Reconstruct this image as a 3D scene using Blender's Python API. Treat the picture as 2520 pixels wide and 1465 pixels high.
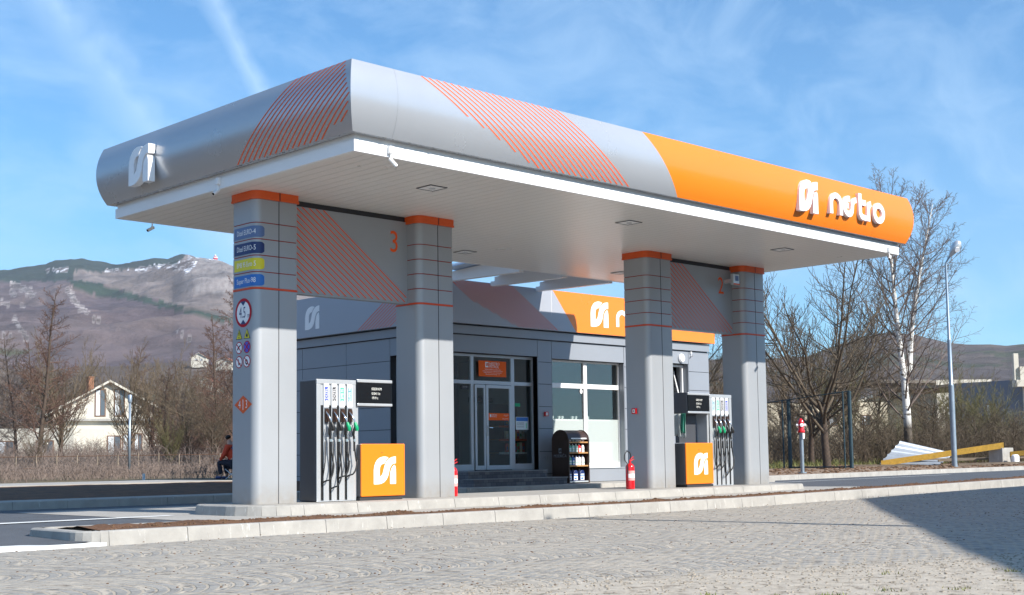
import bpy, bmesh, math, random
from mathutils import Vector, Matrix, noise
PI = math.pi
scene = bpy.context.scene
for o in list(bpy.data.objects): bpy.data.objects.remove(o)
COL = scene.collection
R_ = math.radians

# ---------------- camera, world, sun, exposure ----------------
CP = Vector((-9.6645, -16.7199, 0.6354))
yaw, pitch, roll, FPX = 0.7736, 0.0886, -0.0140, 3241.67
cf = Vector((math.sin(yaw)*math.cos(pitch), math.cos(yaw)*math.cos(pitch), math.sin(pitch)))
cr = Vector((math.cos(yaw), -math.sin(yaw), 0)); cu = cr.cross(cf)
RR = cr*math.cos(roll)+cu*math.sin(roll); UU = -cr*math.sin(roll)+cu*math.cos(roll)
cam_d = bpy.data.cameras.new('camera'); cam = bpy.data.objects.new('camera', cam_d); COL.objects.link(cam)
M = Matrix((RR, UU, -cf)).transposed().to_4x4(); M.translation = CP
cam.matrix_world = M
cam_d.sensor_width = 36; cam_d.lens = FPX/2520*36
cam_d.shift_x = 15.31/2520; cam_d.shift_y = 107.68/2520
cam_d.clip_start = 0.1; cam_d.clip_end = 20000
scene.camera = cam

SUN = Vector((0.15, -1.0, 0.70)).normalized()
sun_el = math.asin(SUN.z); sun_rot = math.atan2(SUN.x, SUN.y)
world = bpy.data.worlds.new('World'); scene.world = world; world.use_nodes = True
def build_world():
    nt = world.node_tree; nt.nodes.clear(); N = nt.nodes.new; L = nt.links.new
    out = N('ShaderNodeOutputWorld'); bg = N('ShaderNodeBackground'); bg.inputs[1].default_value = 0.071
    sky = N('ShaderNodeTexSky'); sky.sky_type = 'NISHITA'; sky.sun_disc = False
    sky.sun_elevation = sun_el; sky.sun_rotation = sun_rot
    sky.altitude = 600; sky.air_density = 1.0; sky.dust_density = 0.3; sky.ozone_density = 2.0
    tc = N('ShaderNodeTexCoord')
    # thin cirrus: stretched noise over the dome
    mp = N('ShaderNodeMapping'); mp.inputs['Rotation'].default_value = (0.35, 0.25, 0.9); mp.inputs['Scale'].default_value = (1.8, 8.5, 11.0)
    L(tc.outputs['Generated'], mp.inputs[0])
    n1 = N('ShaderNodeTexNoise'); n1.inputs['Scale'].default_value = 1.7; n1.inputs['Detail'].default_value = 9; n1.inputs['Roughness'].default_value = 0.62; n1.inputs['Distortion'].default_value = 0.5
    L(mp.outputs[0], n1.inputs['Vector'])
    r1 = N('ShaderNodeMapRange'); r1.inputs[1].default_value = 0.42; r1.inputs[2].default_value = 0.82; r1.inputs[3].default_value = 0; r1.inputs[4].default_value = 0.42
    L(n1.outputs[0], r1.inputs[0])
    fac = r1.outputs[0]
    nz = N('ShaderNodeTexNoise'); nz.inputs['Scale'].default_value = 14; nz.inputs['Detail'].default_value = 8; L(tc.outputs['Generated'], nz.inputs['Vector'])
    nb = N('ShaderNodeTexNoise'); nb.inputs['Scale'].default_value = 55; nb.inputs['Detail'].default_value = 6; L(tc.outputs['Generated'], nb.inputs['Vector'])
    def math_(op, a, b=None, clamp=False):
        m = N('ShaderNodeMath'); m.operation = op; m.use_clamp = clamp
        for i, v in enumerate((a, b)):
            if v is None: continue
            if isinstance(v, (int, float)): m.inputs[i].default_value = v
            else: L(v, m.inputs[i])
        return m.outputs[0]
    def trail(r1_, r2_, w, strength, wob):
        nonlocal fac
        a = Vector(r1_).normalized(); b = Vector(r2_).normalized(); n = a.cross(b).normalized()
        d = N('ShaderNodeVectorMath'); d.operation = 'DOT_PRODUCT'; L(tc.outputs['Generated'], d.inputs[0]); d.inputs[1].default_value = n
        x = math_('ADD', d.outputs['Value'], math_('MULTIPLY', math_('SUBTRACT', nz.outputs[0], 0.5), wob))
        x = math_('ADD', x, math_('MULTIPLY', math_('SUBTRACT', nb.outputs[0], 0.5), wob*0.7))
        x = math_('DIVIDE', math_('ABSOLUTE', x), w)
        x = math_('SUBTRACT', 1.0, x, True)
        x = math_('MULTIPLY', x, math_('ADD', 0.35, nb.outputs[0]))
        # only in the part of the sky in front
        e = N('ShaderNodeVectorMath'); e.operation = 'DOT_PRODUCT'; L(tc.outputs['Generated'], e.inputs[0]); e.inputs[1].default_value = ((a+b)*0.5).normalized()
        g = N('ShaderNodeMapRange'); g.inputs[1].default_value = 0.93; g.inputs[2].default_value = 0.985; L(e.outputs['Value'], g.inputs[0])
        x = math_('MULTIPLY', math_('MULTIPLY', x, g.outputs[0]), strength)
        fac = math_('MAXIMUM', fac, x)
    trail((0.518, 0.854, 0.365), (0.553, 0.829, 0.277), 0.013, 0.50, 0.012)
    trail((0.436, 0.934, 0.351), (0.50, 0.893, 0.250), 0.035, 0.44, 0.03)
    # whiter towards the horizon
    sp = N('ShaderNodeSeparateXYZ'); L(tc.outputs['Generated'], sp.inputs[0])
    hz = N('ShaderNodeMapRange'); hz.inputs[1].default_value = 0.0; hz.inputs[2].default_value = 0.30; hz.inputs[3].default_value = 0.14; hz.inputs[4].default_value = 0.03
    L(sp.outputs[2], hz.inputs[0])
    fac = math_('ADD', fac, hz.outputs[0], True)
    tint = N('ShaderNodeMix'); tint.data_type = 'RGBA'; tint.blend_type = 'MULTIPLY'; tint.inputs[0].default_value = 1.0
    tint.inputs[7].default_value = SKYTINT
    L(sky.outputs[0], tint.inputs[6])
    mx = N('ShaderNodeMix'); mx.data_type = 'RGBA'; L(fac, mx.inputs[0]); L(tint.outputs[2], mx.inputs[6]); mx.inputs[7].default_value = CLOUD
    L(mx.outputs[2], bg.inputs[0]); L(bg.outputs[0], out.inputs[0])
SKYTINT = (.60, 1.27, 1.64, 1); CLOUD = (6.6, 9.0, 11.4, 1)
build_world()
sd = bpy.data.lights.new('sun', 'SUN'); sd.energy = 5.0; sd.angle = R_(0.55); sd.color = (1.0, 0.95, 0.87)
so = bpy.data.objects.new('sun', sd); COL.objects.link(so)
so.rotation_euler = (-SUN).to_track_quat('-Z', 'Y').to_euler(); so.location = (0, -30, 40)
scene.view_settings.view_transform = 'Standard'; scene.view_settings.look = 'None'
scene.view_settings.gamma = 1; scene.view_settings.exposure = 0.74
scene.render.engine = 'CYCLES'
scene.render.resolution_x = 1024; scene.render.resolution_y = 595
scene.cycles.max_bounces = 8; scene.cycles.transparent_max_bounces = 12

# ---------------- helpers ----------------
Fh = Vector((math.sin(yaw), math.cos(yaw), 0)); Rh = Vector((math.cos(yaw), -math.sin(yaw), 0))
def at(px, d, z=0.0):
    "ground point seen at column px (2520 wide) at distance d"
    p = CP + d*Fh + d*((px-1245)/FPX)*Rh
    return Vector((p.x, p.y, z))
WL = {}
def tag(o, label=None, cat=None, group=None, kind=None):
    if label: o['label'] = label
    if cat: o['category'] = cat
    if group: o['group'] = group
    if kind: o['kind'] = kind
    return o
def thing(name, label, cat, loc=(0, 0, 0), group=None):
    o = bpy.data.objects.new(name, None); COL.objects.link(o); o.location = loc; o.empty_display_size = 0.2
    WL[o.name] = Vector(loc)
    return tag(o, label, cat, group)
def copy_tree(o, loc=None, rz=None, parent=None, scale=None):
    c = o.copy(); COL.objects.link(c); WL[c.name] = WL.get(o.name, Vector())
    if parent: c.parent = parent
    if loc is not None: c.location = loc
    if rz is not None: c.rotation_euler = (0, 0, rz)
    if scale is not None: c.scale = scale
    for ch in list(o.children): copy_tree(ch, parent=c)
    return c
class Fr:
    def __init__(s, o, u, v):
        s.o = Vector(o); s.u = Vector(u).normalized(); s.v = Vector(v).normalized(); s.n = s.u.cross(s.v)
    def p(s, a, b, c=0): return s.o+s.u*a+s.v*b+s.n*c
def front(x, y, z): return Fr((x, y, z), (1, 0, 0), (0, 0, 1))        # faces -y
def left(x, y, z): return Fr((x, y, z), (0, -1, 0), (0, 0, 1))        # faces -x
FONT_CACHE = {}
def font_mesh(s, size, align):
    k = (s, size, align)
    if k in FONT_CACHE: return FONT_CACHE[k]
    cu_ = bpy.data.curves.new('t', 'FONT'); cu_.body = s; cu_.size = size; cu_.align_x = align; cu_.align_y = 'CENTER'; cu_.resolution_u = 3
    ob = bpy.data.objects.new('t', cu_); COL.objects.link(ob)
    bpy.context.view_layer.update()
    me = bpy.data.meshes.new_from_object(ob.evaluated_get(bpy.context.evaluated_depsgraph_get()))
    v = [tuple(x.co) for x in me.vertices]; f = [tuple(p.vertices) for p in me.polygons]
    bpy.data.objects.remove(ob); bpy.data.curves.remove(cu_); bpy.data.meshes.remove(me)
    FONT_CACHE[k] = (v, f); return v, f
class MB:
    def __init__(s): s.v = []; s.f = []; s.m = []
    def quad(s, pts, m=0):
        b = len(s.v); s.v += [tuple(p) for p in pts]; s.f.append(tuple(range(b, b+len(pts)))); s.m.append(m); return s
    def box(s, x0, x1, y0, y1, z0, z1, m=0):
        b = len(s.v); s.v += [(x, y, z) for z in (z0, z1) for x, y in ((x0, y0), (x1, y0), (x1, y1), (x0, y1))]
        for f in ((3, 2, 1, 0), (4, 5, 6, 7), (0, 1, 5, 4), (1, 2, 6, 5), (2, 3, 7, 6), (3, 0, 4, 7)):
            s.f.append(tuple(b+i for i in f)); s.m.append(m)
        return s
    def prism(s, fr, pts, c0, c1, m=0, ms=None):
        "polygon extruded from n=c0 (back) to n=c1 (front)"
        n = len(pts); b = len(s.v)
        A = sum(pts[i][0]*pts[(i+1) % n][1]-pts[(i+1) % n][0]*pts[i][1] for i in range(n))
        if A < 0: pts = pts[::-1]
        s.v += [tuple(fr.p(a, q, c0)) for a, q in pts]+[tuple(fr.p(a, q, c1)) for a, q in pts]
        s.f.append(tuple(b+n+i for i in range(n))); s.m.append(m)
        s.f.append(tuple(b+n-1-i for i in range(n))); s.m.append(m)
        for i in range(n):
            j = (i+1) % n; s.f.append((b+i, b+j, b+n+j, b+n+i)); s.m.append(m if ms is None else ms)
        return s
    def flat(s, fr, pts, c=0, m=0):
        n = len(pts); A = sum(pts[i][0]*pts[(i+1) % n][1]-pts[(i+1) % n][0]*pts[i][1] for i in range(n))
        if A < 0: pts = pts[::-1]
        return s.quad([fr.p(a, q, c) for a, q in pts], m)
    def ribbon(s, fr, path, w, c0, c1, m=0, closed=False):
        n = len(path); Lp = []; Rp = []
        for i in range(n):
            if closed: a = path[(i-1) % n]; b = path[(i+1) % n]
            else: a = path[max(i-1, 0)]; b = path[min(i+1, n-1)]
            d = Vector((b[0]-a[0], b[1]-a[1])); d = d/(d.length or 1); q = Vector((-d.y, d.x))*w/2; c = Vector(path[i])
            Lp.append(c+q); Rp.append(c-q)
        for i in range(n if closed else n-1):
            j = (i+1) % n; P = [Rp[i], Rp[j], Lp[j], Lp[i]]
            s.quad([fr.p(*q, c1) for q in P], m); s.quad([fr.p(*q, c0) for q in P[::-1]], m)
            s.quad([fr.p(*Rp[i], c0), fr.p(*Rp[j], c0), fr.p(*Rp[j], c1), fr.p(*Rp[i], c1)], m)
            s.quad([fr.p(*Lp[j], c0), fr.p(*Lp[i], c0), fr.p(*Lp[i], c1), fr.p(*Lp[j], c1)], m)
        if not closed:
            for i, fl in ((0, 1), (n-1, 0)):
                P = [fr.p(*Lp[i], c0), fr.p(*Rp[i], c0), fr.p(*Rp[i], c1), fr.p(*Lp[i], c1)]
                s.quad(P if fl else P[::-1], m)
        return s
    def text(s, fr, st, size, c=0.004, m=0, align='CENTER', sx=1.0):
        v, f = font_mesh(st, size, align); b = len(s.v)
        s.v += [tuple(fr.p(x*sx, y, c)) for x, y, z in v]
        for q in f: s.f.append(tuple(b+i for i in q)); s.m.append(m)
        return s
    def tube(s, path, r, n=8, m=0, cap=True):
        path = [Vector(p) for p in path]; k = len(path)
        rs = r if isinstance(r, (list, tuple)) else [r]*k
        b = len(s.v); up = None
        for i, p in enumerate(path):
            d = (path[min(i+1, k-1)]-path[max(i-1, 0)])
            if d.length < 1e-9: d = Vector((0, 0, 1))
            d.normalize()
            if up is None:
                a = Vector((0, 0, 1)) if abs(d.z) < .9 else Vector((1, 0, 0)); up = d.cross(a).normalized()
            else:
                up = (up-d*up.dot(d)); up = up.normalized() if up.length > 1e-6 else d.orthogonal().normalized()
            w = d.cross(up)
            for j in range(n):
                t = 2*PI*j/n; s.v.append(tuple(p+(up*math.cos(t)+w*math.sin(t))*rs[i]))
        for i in range(k-1):
            for j in range(n):
                j2 = (j+1) % n; s.f.append((b+i*n+j, b+i*n+j2, b+(i+1)*n+j2, b+(i+1)*n+j)); s.m.append(m)
        if cap:
            s.f.append(tuple(b+n-1-j for j in range(n))); s.m.append(m)
            s.f.append(tuple(b+(k-1)*n+j for j in range(n))); s.m.append(m)
        return s
    def disc(s, fr, a, b_, r, c, m=0, n=28, ry=None):
        ry = ry or r
        return s.flat(fr, [(a+r*math.cos(2*PI*i/n), b_+ry*math.sin(2*PI*i/n)) for i in range(n)], c, m)
    def build(s, name, mats, parent=None, bevel=0, smooth=False, loc=None, autosm=None, seg=2):
        if not isinstance(mats, (list, tuple)): mats = [mats]
        if parent is not None: off = WL.get(parent.name, Vector())
        elif loc is not None: off = Vector(loc)
        else:
            xs = [p[0] for p in s.v]; ys = [p[1] for p in s.v]; zs = [p[2] for p in s.v]
            off = Vector(((min(xs)+max(xs))/2, (min(ys)+max(ys))/2, min(zs)))
        me = bpy.data.meshes.new(name)
        me.from_pydata([(x-off.x, y-off.y, z-off.z) for x, y, z in s.v], [], s.f)
        for mt in mats: me.materials.append(mt)
        me.polygons.foreach_set('material_index', s.m)
        if smooth or autosm: me.polygons.foreach_set('use_smooth', [True]*len(s.f))
        o = bpy.data.objects.new(name, me); COL.objects.link(o); WL[o.name] = off
        if parent is not None: o.parent = parent
        else: o.location = off
        if smooth or autosm or bevel:
            bm = bmesh.new(); bm.from_mesh(me); bmesh.ops.remove_doubles(bm, verts=bm.verts, dist=1e-5)
            if autosm:
                for e in bm.edges:
                    if len(e.link_faces) == 2 and e.calc_face_angle(0) > R_(autosm): e.smooth = False
            bm.to_mesh(me); bm.free()
        if bevel:
            bv = o.modifiers.new('bevel', 'BEVEL'); bv.width = bevel; bv.segments = seg; bv.limit_method = 'ANGLE'; bv.harden_normals = False
        me.update(); return o
def struct(o): o['kind'] = 'structure'; return o

# ---------------- materials ----------------
def mat(name, col, rough=0.6, metal=0.0, var=0.0, vscale=3.0, bump=0.0, bscale=30.0, spec=0.5, coat=0.0, vcol=None, stretch=None, emis=None):
    m = bpy.data.materials.new(name); m.use_nodes = True; nt = m.node_tree; b = nt.nodes['Principled BSDF']; N = nt.nodes.new; L = nt.links.new
    b.inputs['Base Color'].default_value = (*col, 1); b.inputs['Roughness'].default_value = rough; b.inputs['Metallic'].default_value = metal
    b.inputs['Specular IOR Level'].default_value = spec; b.inputs['Coat Weight'].default_value = coat; b.inputs['Coat Roughness'].default_value = 0.1
    tc = N('ShaderNodeTexCoord'); vec = tc.outputs['Object']
    if stretch:
        mp = N('ShaderNodeMapping'); mp.inputs['Scale'].default_value = stretch; L(vec, mp.inputs[0]); vec = mp.outputs[0]
    if var or vcol:
        n = N('ShaderNodeTexNoise'); n.inputs['Scale'].default_value = vscale; n.inputs['Detail'].default_value = 8; n.inputs['Roughness'].default_value = .62; L(vec, n.inputs['Vector'])
        cr_ = N('ShaderNodeValToRGB'); L(n.outputs[0], cr_.inputs[0])
        c2 = vcol or tuple(min(1, c*(1+var)) for c in col); c1 = tuple(c*(1-var) for c in col) if not vcol else col
        cr_.color_ramp.elements[0].position = .3; cr_.color_ramp.elements[1].position = .7
        cr_.color_ramp.elements[0].color = (*c1, 1); cr_.color_ramp.elements[1].color = (*c2, 1)
        L(cr_.outputs[0], b.inputs['Base Color'])
        rr = N('ShaderNodeMapRange'); rr.inputs[3].default_value = max(0, rough-.08); rr.inputs[4].default_value = min(1, rough+.08); L(n.outputs[0], rr.inputs[0]); L(rr.outputs[0], b.inputs['Roughness'])
    if bump:
        n = N('ShaderNodeTexNoise'); n.inputs['Scale'].default_value = bscale; n.inputs['Detail'].default_value = 6; L(vec, n.inputs['Vector'])
        bp = N('ShaderNodeBump'); bp.inputs['Strength'].default_value = bump; bp.inputs['Distance'].default_value = 0.02; L(n.outputs[0], bp.inputs['Height']); L(bp.outputs[0], b.inputs['Normal'])
    if emis: b.inputs['Emission Color'].default_value = (*emis[0], 1); b.inputs['Emission Strength'].default_value = emis[1]
    return m
MT = {}
def dusty(m, z1=.35):
    nt = m.node_tree; b = nt.nodes['Principled BSDF']; N = nt.nodes.new; L = nt.links.new; src = b.inputs['Base Color'].links[0].from_socket
    g = N('ShaderNodeNewGeometry'); sp = N('ShaderNodeSeparateXYZ'); L(g.outputs['Position'], sp.inputs[0]); r = N('ShaderNodeMapRange'); r.inputs[1].default_value = z1; r.inputs[2].default_value = 0; L(sp.outputs[2], r.inputs[0])
    n = N('ShaderNodeTexNoise'); n.inputs['Scale'].default_value = 9; n.inputs['Detail'].default_value = 8; L(g.outputs['Position'], n.inputs['Vector']); q = N('ShaderNodeMath'); q.operation = 'MULTIPLY'; L(r.outputs[0], q.inputs[0]); L(n.outputs[0], q.inputs[1])
    mx = N('ShaderNodeMix'); mx.data_type = 'RGBA'; L(q.outputs[0], mx.inputs[0]); L(src, mx.inputs[6]); mx.inputs[7].default_value = (.30, .26, .21, 1); L(mx.outputs[2], b.inputs['Base Color']); return m
MT['acp'] = mat('panel_grey', (.365, .38, .40), .45, .3, .03, .6)                 # pillars, building cladding
MT['acp'] = dusty(MT['acp']); MT['clad'] = mat('cladding_grey', (.29, .31, .345), .5, .25, .035, .5)
MT['fascia'] = mat('fascia_silver', (.46, .475, .50), .27, .42, .03, .35, bump=.02, bscale=.8)
MT['fasciaf'] = mat('fascia_front_grey', (.38, .40, .45), .45, .2, .02, .4)
MT['orange'] = mat('orange_panel', (.88, .215, .012), .30, 0, .02, .5, coat=.25)
MT['orange2'] = mat('orange_red', (.72, .10, .012), .4, 0, .03, 1)
MT['stripe'] = mat('stripe_red', (.84, .115, .022), .6, spec=.2)
MT['trim'] = mat('trim_red', (.34, .032, .016), .5); MT['trimb'] = mat('trim_bright', (.66, .07, .018), .5); MT['signred'] = mat('sign_red', (.46, .015, .03), .6, spec=.2)
MT['white'] = mat('white_paint', (.82, .82, .82), .4, 0, .02, 2)
MT['whiteg'] = mat('white_gloss', (.86, .86, .87), .25)
MT['dark'] = mat('joint_dark', (.03, .03, .035), .6)
MT['black'] = mat('black_rubber', (.012, .012, .013), .45)
MT['screen'] = mat('black_screen', (.008, .009, .011), .15, 0)
MT['grey'] = mat('dispenser_grey', (.13, .135, .15), .4, .6, .04, 2)
MT['silver'] = mat('dispenser_silver', (.62, .64, .66), .32, .55, .03, 2)
MT['chrome'] = mat('chrome', (.75, .76, .78), .15, 1)
MT['green'] = mat('nozzle_green', (.0, .32, .13), .4)
MT['red'] = mat('extinguisher_red', (.62, .01, .015), .22, 0, coat=.5)
MT['navy'] = mat('navy', (.012, .03, .13), .4); MT['blue'] = mat('blue', (.02, .15, .50), .4); MT['slate'] = mat('slate_blue', (.10, .16, .32), .4); MT['yellow'] = mat('yellow', (.72, .62, .02), .4)
MT['labelblue'] = mat('label_blue', (.06, .09, .55), .4); MT['labelgreen'] = mat('label_green', (.10, .55, .30), .4); MT['labelteal'] = mat('label_teal', (.12, .30, .36), .4)
MT['alu'] = mat('window_frame_grey', (.52, .55, .59), .4, .3, .02, 2)
MT['brown'] = mat('rack_brown', (.045, .022, .014), .35, 0, .2, 3)
MT['wood'] = mat('shelf_wood', (.42, .22, .08), .5, 0, .15, 6)
MT['int'] = mat('shop_wall', (.30, .31, .29), .8, 0, .1, 1)
MT['intd'] = mat('shop_dark', (.035, .035, .035), .6, 0, .2, 1)
MT['digit'] = mat('lcd_digits', (.75, .75, .70), .4)
MT['soil'] = mat('soil', (.12, .055, .024), .95, 0, .45, 4, bump=1.0, bscale=16)
MT['galv'] = mat('galvanised', (.30, .36, .42), .45, .6, .12, 3)
def glass_mat(name='window_glass', tint=(.75, .82, .80), refl=.12, frost=0):
    m = bpy.data.materials.new(name); m.use_nodes = True; nt = m.node_tree; nt.nodes.clear(); N = nt.nodes.new; L = nt.links.new
    out = N('ShaderNodeOutputMaterial'); tr = N('ShaderNodeBsdfTransparent'); tr.inputs[0].default_value = (*tint, 1)
    gl = N('ShaderNodeBsdfGlossy'); gl.inputs['Roughness'].default_value = .03
    fr = N('ShaderNodeFresnel'); fr.inputs[0].default_value = 1.5
    ad = N('ShaderNodeMath'); ad.operation = 'ADD'; ad.use_clamp = True; ad.inputs[1].default_value = refl; L(fr.outputs[0], ad.inputs[0])
    mx = N('ShaderNodeMixShader'); L(ad.outputs[0], mx.inputs[0]); L(tr.outputs[0], mx.inputs[1]); L(gl.outputs[0], mx.inputs[2])
    if frost:
        df = N('ShaderNodeBsdfDiffuse'); df.inputs[0].default_value = (.62, .68, .66, 1)
        m2 = N('ShaderNodeMixShader'); m2.inputs[0].default_value = frost; L(mx.outputs[0], m2.inputs[1]); L(df.outputs[0], m2.inputs[2]); L(m2.outputs[0], out.inputs[0])
    else: L(mx.outputs[0], out.inputs[0])
    return m
MT['glass'] = glass_mat(); MT['frost'] = glass_mat('frosted_glass', (.8, .85, .84), .04, .62)
def soffit_mat():
    m = mat('soffit_slats', (.80, .78, .74), .30, 0, .015, .4, spec=.6); nt = m.node_tree; b = nt.nodes['Principled BSDF']; N = nt.nodes.new; L = nt.links.new
    tc = N('ShaderNodeTexCoord'); sp = N('ShaderNodeSeparateXYZ'); L(tc.outputs['Object'], sp.inputs[0])
    w = N('ShaderNodeTexWave'); w.wave_type = 'BANDS'; w.bands_direction = 'X'; w.inputs['Scale'].default_value = 1.6; w.inputs['Distortion'].default_value = 0; L(tc.outputs['Object'], w.inputs['Vector'])
    r = N('ShaderNodeMapRange'); r.inputs[1].default_value = 0; r.inputs[2].default_value = .06; L(w.outputs['Fac'], r.inputs[0])
    bp = N('ShaderNodeBump'); bp.inputs['Strength'].default_value = .8; bp.inputs['Distance'].default_value = .015; L(r.outputs[0], bp.inputs['Height']); src = b.inputs['Base Color'].links[0].from_socket; gm = N('ShaderNodeMix'); gm.data_type = 'RGBA'; gm.blend_type = 'MULTIPLY'; gm.inputs[0].default_value = .12; L(src, gm.inputs[6]); L(r.outputs[0], gm.inputs[7]); L(gm.outputs[2], b.inputs['Base Color']); L(bp.outputs[0], b.inputs['Normal'])
    return m
MT['soffit'] = soffit_mat()
def cobble_mat():
    m = bpy.data.materials.new('cobblestones'); m.use_nodes = True; nt = m.node_tree; b = nt.nodes['Principled BSDF']; N = nt.nodes.new; L = nt.links.new
    def mm(op, a, c=None, d=None, clamp=False):
        n = N('ShaderNodeMath'); n.operation = op; n.use_clamp = clamp
        for i, v in enumerate((a, c, d)):
            if v is None: continue
            if isinstance(v, (int, float)): n.inputs[i].default_value = v
            else: L(v, n.inputs[i])
        return n.outputs[0]
    geo = N('ShaderNodeNewGeometry'); pos = geo.outputs['Position']
    nw = N('ShaderNodeTexNoise'); nw.inputs['Scale'].default_value = 1.1; nw.inputs['Detail'].default_value = 3; L(pos, nw.inputs['Vector'])
    sp = N('ShaderNodeSeparateXYZ'); L(pos, sp.inputs[0])
    X = mm('ADD', sp.outputs[0], mm('MULTIPLY', nw.outputs[0], .22)); Y = mm('ADD', sp.outputs[1], mm('MULTIPLY', nw.outputs[0], .22))
    W = 1.7
    # arcs repeat across y, rows of arcs advance along x
    yy = mm('SUBTRACT', mm('MULTIPLY', mm('FRACT', mm('DIVIDE', Y, W)), W), W/2)
    arc = mm('SQRT', mm('MAXIMUM', mm('SUBTRACT', 1.12*1.12, mm('MULTIPLY', yy, yy)), .01))
    s = mm('SUBTRACT', X, arc)                       # constant along one arc of setts
    t = mm('MULTIPLY', mm('ARCTAN2', yy, arc), 1.12)
    cv = N('ShaderNodeCombineXYZ'); L(mm('ADD', t, mm('MULTIPLY', mm('FLOOR', mm('DIVIDE', Y, W)), 1.37)), cv.inputs[0]); L(s, cv.inputs[1])
    br = N('ShaderNodeTexBrick'); br.inputs['Scale'].default_value = 1; br.inputs['Brick Width'].default_value = .105; br.inputs['Row Height'].default_value = .105
    br.inputs['Mortar Size'].default_value = .016; br.inputs['Mortar Smooth'].default_value = .5; br.inputs['Bias'].default_value = 0
    br.inputs['Color1'].default_value = (.235, .23, .222, 1); br.inputs['Color2'].default_value = (.345, .335, .315, 1); br.inputs['Mortar'].default_value = (.42, .36, .28, 1)
    L(cv.outputs[0], br.inputs['Vector'])
    # low band inside each arc row where the sand gathers
    rowi = mm('FLOOR', mm('DIVIDE', s, .105)); cell = N('ShaderNodeCombineXYZ'); L(rowi, cell.inputs[0]); L(mm('FLOOR', mm('ADD', mm('DIVIDE', t, .105), mm('MULTIPLY', rowi, .5))), cell.inputs[1]); L(mm('FLOOR', mm('DIVIDE', Y, W)), cell.inputs[2])
    wn = N('ShaderNodeTexWhiteNoise'); wn.noise_dimensions = '3D'; L(cell.outputs[0], wn.inputs['Vector'])
    uu = mm('FRACT', mm('ADD', mm('DIVIDE', s, .315), mm('MULTIPLY', mm('SUBTRACT', wn.outputs['Value'], .5), .22)))
    r3 = mm('SUBTRACT', 1.0, mm('MULTIPLY', mm('ABSOLUTE', mm('SUBTRACT', uu, .5)), 6.0), None, True)
    sandn = N('ShaderNodeTexNoise'); sandn.inputs['Scale'].default_value = .9; sandn.inputs['Detail'].default_value = 7; sandn.inputs['Roughness'].default_value = .65; L(pos, sandn.inputs['Vector'])
    fine = N('ShaderNodeTexNoise'); fine.inputs['Scale'].default_value = 9; fine.inputs['Detail'].default_value = 8; fine.inputs['Roughness'].default_value = .7; L(pos, fine.inputs['Vector'])
    cb = mm('MULTIPLY', r3, mm('GREATER_THAN', wn.outputs['Value'], .12))
    # sand verge towards the camera: line through (-3.86,-9.78) and (1.5,-11.63)
    edge = mm('ADD', mm('ADD', sp.outputs[1], 11.1), mm('MULTIPLY', sp.outputs[0], .345))
    edge = mm('ADD', edge, mm('MULTIPLY', mm('SUBTRACT', sandn.outputs[0], .5), 1.6))
    verge = N('ShaderNodeMapRange'); verge.inputs[1].default_value = .55; verge.inputs[2].default_value = -.45; verge.interpolation_type = 'SMOOTHSTEP'; L(edge, verge.inputs[0])
    sand = mm('MULTIPLY', cb, mm('ADD', .5, mm('MULTIPLY', fine.outputs[0], 1.6)), None, True)
    big = N('ShaderNodeMapRange'); big.inputs[1].default_value = .50; big.inputs[2].default_value = .72; L(sandn.outputs[0], big.inputs[0])
    sand = mm('MAXIMUM', sand, mm('MULTIPLY', big.outputs[0], .75)); sandf = mm('MAXIMUM', sand, verge.outputs[0], None, True)
    mx = N('ShaderNodeMix'); mx.data_type = 'RGBA'; L(sandf, mx.inputs[0]); L(br.outputs['Color'], mx.inputs[6])
    sc = N('ShaderNodeValToRGB'); L(fine.outputs[0], sc.inputs[0]); sc.color_ramp.elements[0].position = .3; sc.color_ramp.elements[1].position = .7
    sc.color_ramp.elements[0].color = (.35, .295, .23, 1); sc.color_ramp.elements[1].color = (.53, .475, .395, 1); L(sc.outputs[0], mx.inputs[7])
    dk = N('ShaderNodeMix'); dk.data_type = 'RGBA'; dk.blend_type = 'MULTIPLY'; dk.inputs[0].default_value = .75; L(mx.outputs[2], dk.inputs[6])
    dr = N('ShaderNodeValToRGB'); L(fine.outputs[0], dr.inputs[0]); dr.color_ramp.elements[0].position = .36; dr.color_ramp.elements[0].color = (.36, .33, .30, 1); dr.color_ramp.elements[1].position = .45; dr.color_ramp.elements[1].color = (1, 1, 1, 1)
    L(dr.outputs[0], dk.inputs[7]); L(dk.outputs[2], b.inputs['Base Color'])
    b.inputs['Roughness'].default_value = .85
    # relief: setts domed, gaps here and there left open
    gr = N('ShaderNodeTexNoise'); gr.inputs['Scale'].default_value = 60; gr.inputs['Detail'].default_value = 5; L(pos, gr.inputs['Vector'])
    h = mm('MULTIPLY', mm('SUBTRACT', 1.0, br.outputs['Fac']), mm('SUBTRACT', 1.0, sandf, None, True))
    h = mm('ADD', mm('MULTIPLY', h, 1.3), mm('MULTIPLY', fine.outputs[0], 1.3)); h = mm('ADD', h, mm('MULTIPLY', gr.outputs[0], .35)); h = mm('ADD', h, mm('MULTIPLY', sandn.outputs[0], 1.4))
    bp = N('ShaderNodeBump'); bp.inputs['Strength'].default_value = .6; bp.inputs['Distance'].default_value = .03; L(h, bp.inputs['Height']); L(bp.outputs[0], b.inputs['Normal'])
    return m
MT['cobble'] = cobble_mat()
MT['asphalt'] = mat('asphalt', (.085, .09, .10), .8, 0, .18, 1.2, bump=.5, bscale=90)
MT['concrete'] = mat('concrete_slab', (.36, .34, .31), .85, 0, .12, 1.5, bump=.3, bscale=60)
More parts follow.
